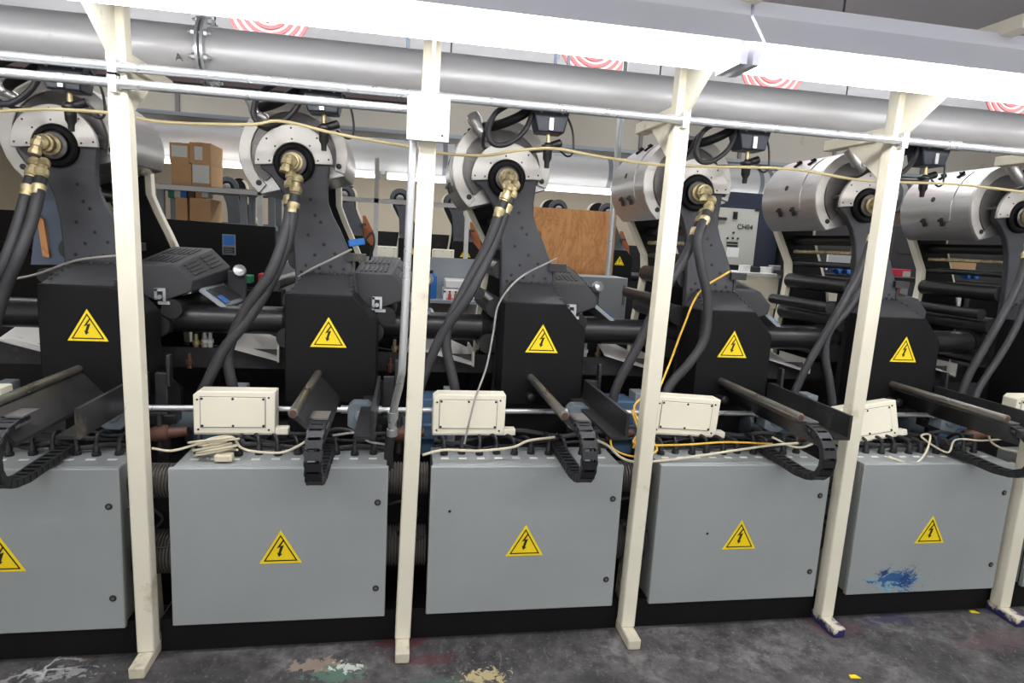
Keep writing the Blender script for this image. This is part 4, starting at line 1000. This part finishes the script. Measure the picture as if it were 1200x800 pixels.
# pale notices and blue cloths seen through the fifth and sixth units
for (a, b, c, d, mm, nm_, lab) in ((969, 297, 998, 316, 'paper', 'paper_sheet', 'white paper sheet seen through the rollers of the fifth unit'), (957, 336, 984, 352, 'ivory', 'paper_sheet', 'cream card sheet low behind the rollers of the fifth unit'),
                               (1110, 340, 1132, 359, 'paper', 'paper_sheet', 'white sheet behind the rollers at the right edge'), (1108, 304, 1145, 322, 'card', 'carton', 'brown carton seen through the rollers at the right edge')):
    q0, q1 = at(a, d, 1.7), at(c, b, 1.7)
    tag(MB().box(q0.x, q1.x, 1.7, 1.72 if mm != 'card' else 1.9, q0.z, q1.z).build(nm_, mm), lab, 'sheet' if mm != 'card' else 'box')
for (a, b, lab) in ((985, 313, 'blue cloth beside the white sheet behind the fifth unit'), (1135, 319, 'blue cloth before the brown carton at the right edge')):
    q = at(a, b, 1.65); m = MB(); n = 10
    vs = [(q.x + (u / n - .5) * .14, 1.62 + .07 * v / n, q.z + .02 * math.sin(u * 1.3) + .015 * math.cos(v * 1.7 + u) - .02) for v in range(n + 1) for u in range(n + 1)]
    m.add(vs, [(v * (n + 1) + u, v * (n + 1) + u + 1, (v + 1) * (n + 1) + u + 1, (v + 1) * (n + 1) + u) for v in range(n) for u in range(n)])
    o = m.build('cloth', 'bluep'); sd = o.modifiers.new('solid', 'SOLIDIFY'); sd.thickness = .004; tag(o, lab, 'cloth', 'blue cloths behind the rollers')
for xa_, xb_, lab in ((3.02, 3.52, 'tall dark machine casing behind the fifth unit'), (3.90, 5.4, 'tall dark machine casing behind the sixth unit')):
    cs = thing('machine_casing', lab, 'casing', ((xa_ + xb_) / 2, 2.4, 0), 'dark casings behind the right units')
    MB().box(xa_, xb_, 2.35, 2.7, 0, 1.98).build('body', 'charcoal', cs, .006)
    for k in range(4): MB().box(xa_ + .06, xb_ - .06, 2.345, 2.352, 1.15 + .2 * k, 1.17 + .2 * k).build('trim_strip', 'iron', cs)
tbk = thing('rear_bench', 'dark bench behind the fifth and sixth units', 'bench', (3.3, 1.8, 0))
zb = at(985, 318, 1.7).z - .02
MB().box(at(940, 320, 1.6).x, at(1180, 320, 1.6).x, 1.6, 1.95, zb - .03, zb).build('top', 'void', tbk)
for x in (2.7, 4.0): MB().box(x, x + .05, 1.7, 1.9, 0, zb - .03).build('leg', 'void', tbk)
# red and green packs behind the second unit
q = at(312, 330, 1.9)
tag(MB().box(q.x - .05, q.x + .06, 1.9, 2.0, q.z - .03, q.z + .05).build('red_box', 'red', None, .004), 'small red box glimpsed behind the black hoses of the second unit', 'box')
q = at(286, 328, 1.9)
tag(MB().box(q.x - .04, q.x + .04, 1.9, 2.0, q.z - .02, q.z + .03).build('green_box', 'green', None, .004), 'small green box left of the red box behind the hoses', 'box')
q = at(340, 315, 2.0)
tag(MB().box(q.x - .06, q.x + .05, 2.0, 2.2, .0, q.z + .05).build('grey_bin', 'light_grey', None, .006), 'pale grey bin between the hoses and the second charcoal frame', 'bin')
tag(MB().box(at(270, 340, 1.85).x, at(330, 340, 1.85).x, 1.85, 2.08, 0, at(300, 340, 1.85).z + .0).build('tool_cabinet', 'black', None, .004), 'low black cabinet under the red and green boxes', 'cabinet')

# striped buntings high above the pipe
def fan(px, py, Y, r, label):
    c = at(px, py, Y); c.z += .02
    c.z -= .06
    t = thing('bunting_fan', label, 'bunting', c, 'striped bunting fans above the overhead pipe')
    n = 11
    for k in range(n):
        r0, r1 = r * (.12 + .88 * k / n), r * (.12 + .88 * (k + 1) / n)
        pl = arc(c.x, c.z + r * .55, r1, 180, 360, 24) + arc(c.x, c.z + r * .55, r0, 360, 180, 24)
        MB().prism(pl, Y + .01 * (k % 2), Y + .012 + .01 * (k % 2)).build('stripe', 'rib_red' if k % 2 == 0 else 'rib_white', t)
    return t
for (px, py, lab) in ((315, 28, 'leftmost'), (697, 66, 'second from left'), (905, 92, 'third from left'), (1186, 120, 'rightmost')):
    fan(px, py, 2.3, .27, 'red and white striped bunting fan, %s above the pipe' % lab)
# drop rods / small pipes
for k, px in enumerate((478, 652, 667, 735)):
    c = at(px, 60, 2.2)
    tag(MB().cyl((c.x, 2.2, 2.7), (c.x, 2.2, 3.25), .012, 8).build('ceiling_drop_pipe', 'slate'), 'thin blue-grey drop pipe above the overhead pipe, number %d from the left' % (k + 1), 'pipe', 'drop pipes above the overhead pipe')
c = at(727, 150, 1.6)
tag(MB().cyl((c.x, 1.6, 1.95), (c.x, 1.6, 3.25), .018, 12).build('hanging_pipe', 'galv'), 'silver vertical pipe left of the fourth steel hood', 'pipe')
# strut hangers over the lamp
t = thing('ceiling_strut', 'grey ceiling strut above the right-hand strip lamp', 'strut', (1.0, -.38, 2.6))
MB().box(-3, 4.6, -.42, -.34, 2.62, 2.66).build('channel', 'lampgrey', t)
for x in (1.04, 2.3, 3.2): MB().box(x - .02, x + .02, -.40, -.36, 2.66, 3.25).build('hanger', 'cream', t)
for (px, py, lab) in ((1141, 717, 'small yellow paint chip on the floor near the rightmost post'), (1001, 793, 'small yellow scrap on the floor at the bottom edge')):
    d = _r * ((px - 600) / F_PX) - _u * ((py - 400) / F_PX) + _f; w = CAM + d * (-CAM.z / d.z)
    m = MB().prism([(w.x - .02, w.y - .006), (w.x + .022, w.y - .012), (w.x + .012, w.y + .01), (w.x - .015, w.y + .012)], 0.0, .003, 'z')
    tag(m.build('paint_flake', 'yellow'), lab, 'flake')

# ------------------------------------------------------------------ light
w = bpy.data.worlds.new('world'); SC.world = w; w.use_nodes = True
w.node_tree.nodes['Background'].inputs['Color'].default_value = (1, 1, 1, 1); w.node_tree.nodes['Background'].inputs['Strength'].default_value = 1.0
def area(name, loc, sx, sy, energy, rot=(0, 0, 0)):
    l = bpy.data.lights.new(name, 'AREA'); l.shape = 'RECTANGLE'; l.size = sx; l.size_y = sy; l.energy = energy; l.color = (.95, .98, 1)
    o = bpy.data.objects.new(name, l); COL.objects.link(o); o.location = loc; o.rotation_euler = rot; return o
for y, e in ((-3.2, 110), (1.95, 85), (6.2, 110), (8.6, 90)):  # unseen fill lights added under the ceiling, no fixtures of their own
    area('ceiling_fill_light', (1.0, y, 3.2), 9, .25, e)
SC.view_settings.view_transform = 'Standard'; SC.view_settings.look = 'None'; SC.view_settings.gamma = 1; SC.view_settings.use_curve_mapping = False
SC.view_settings.exposure = 0.2
SC.cycles.max_bounces = 8; SC.cycles.diffuse_bounces = 4; SC.cycles.use_denoising = True; SC.cycles.sample_clamp_indirect = 6
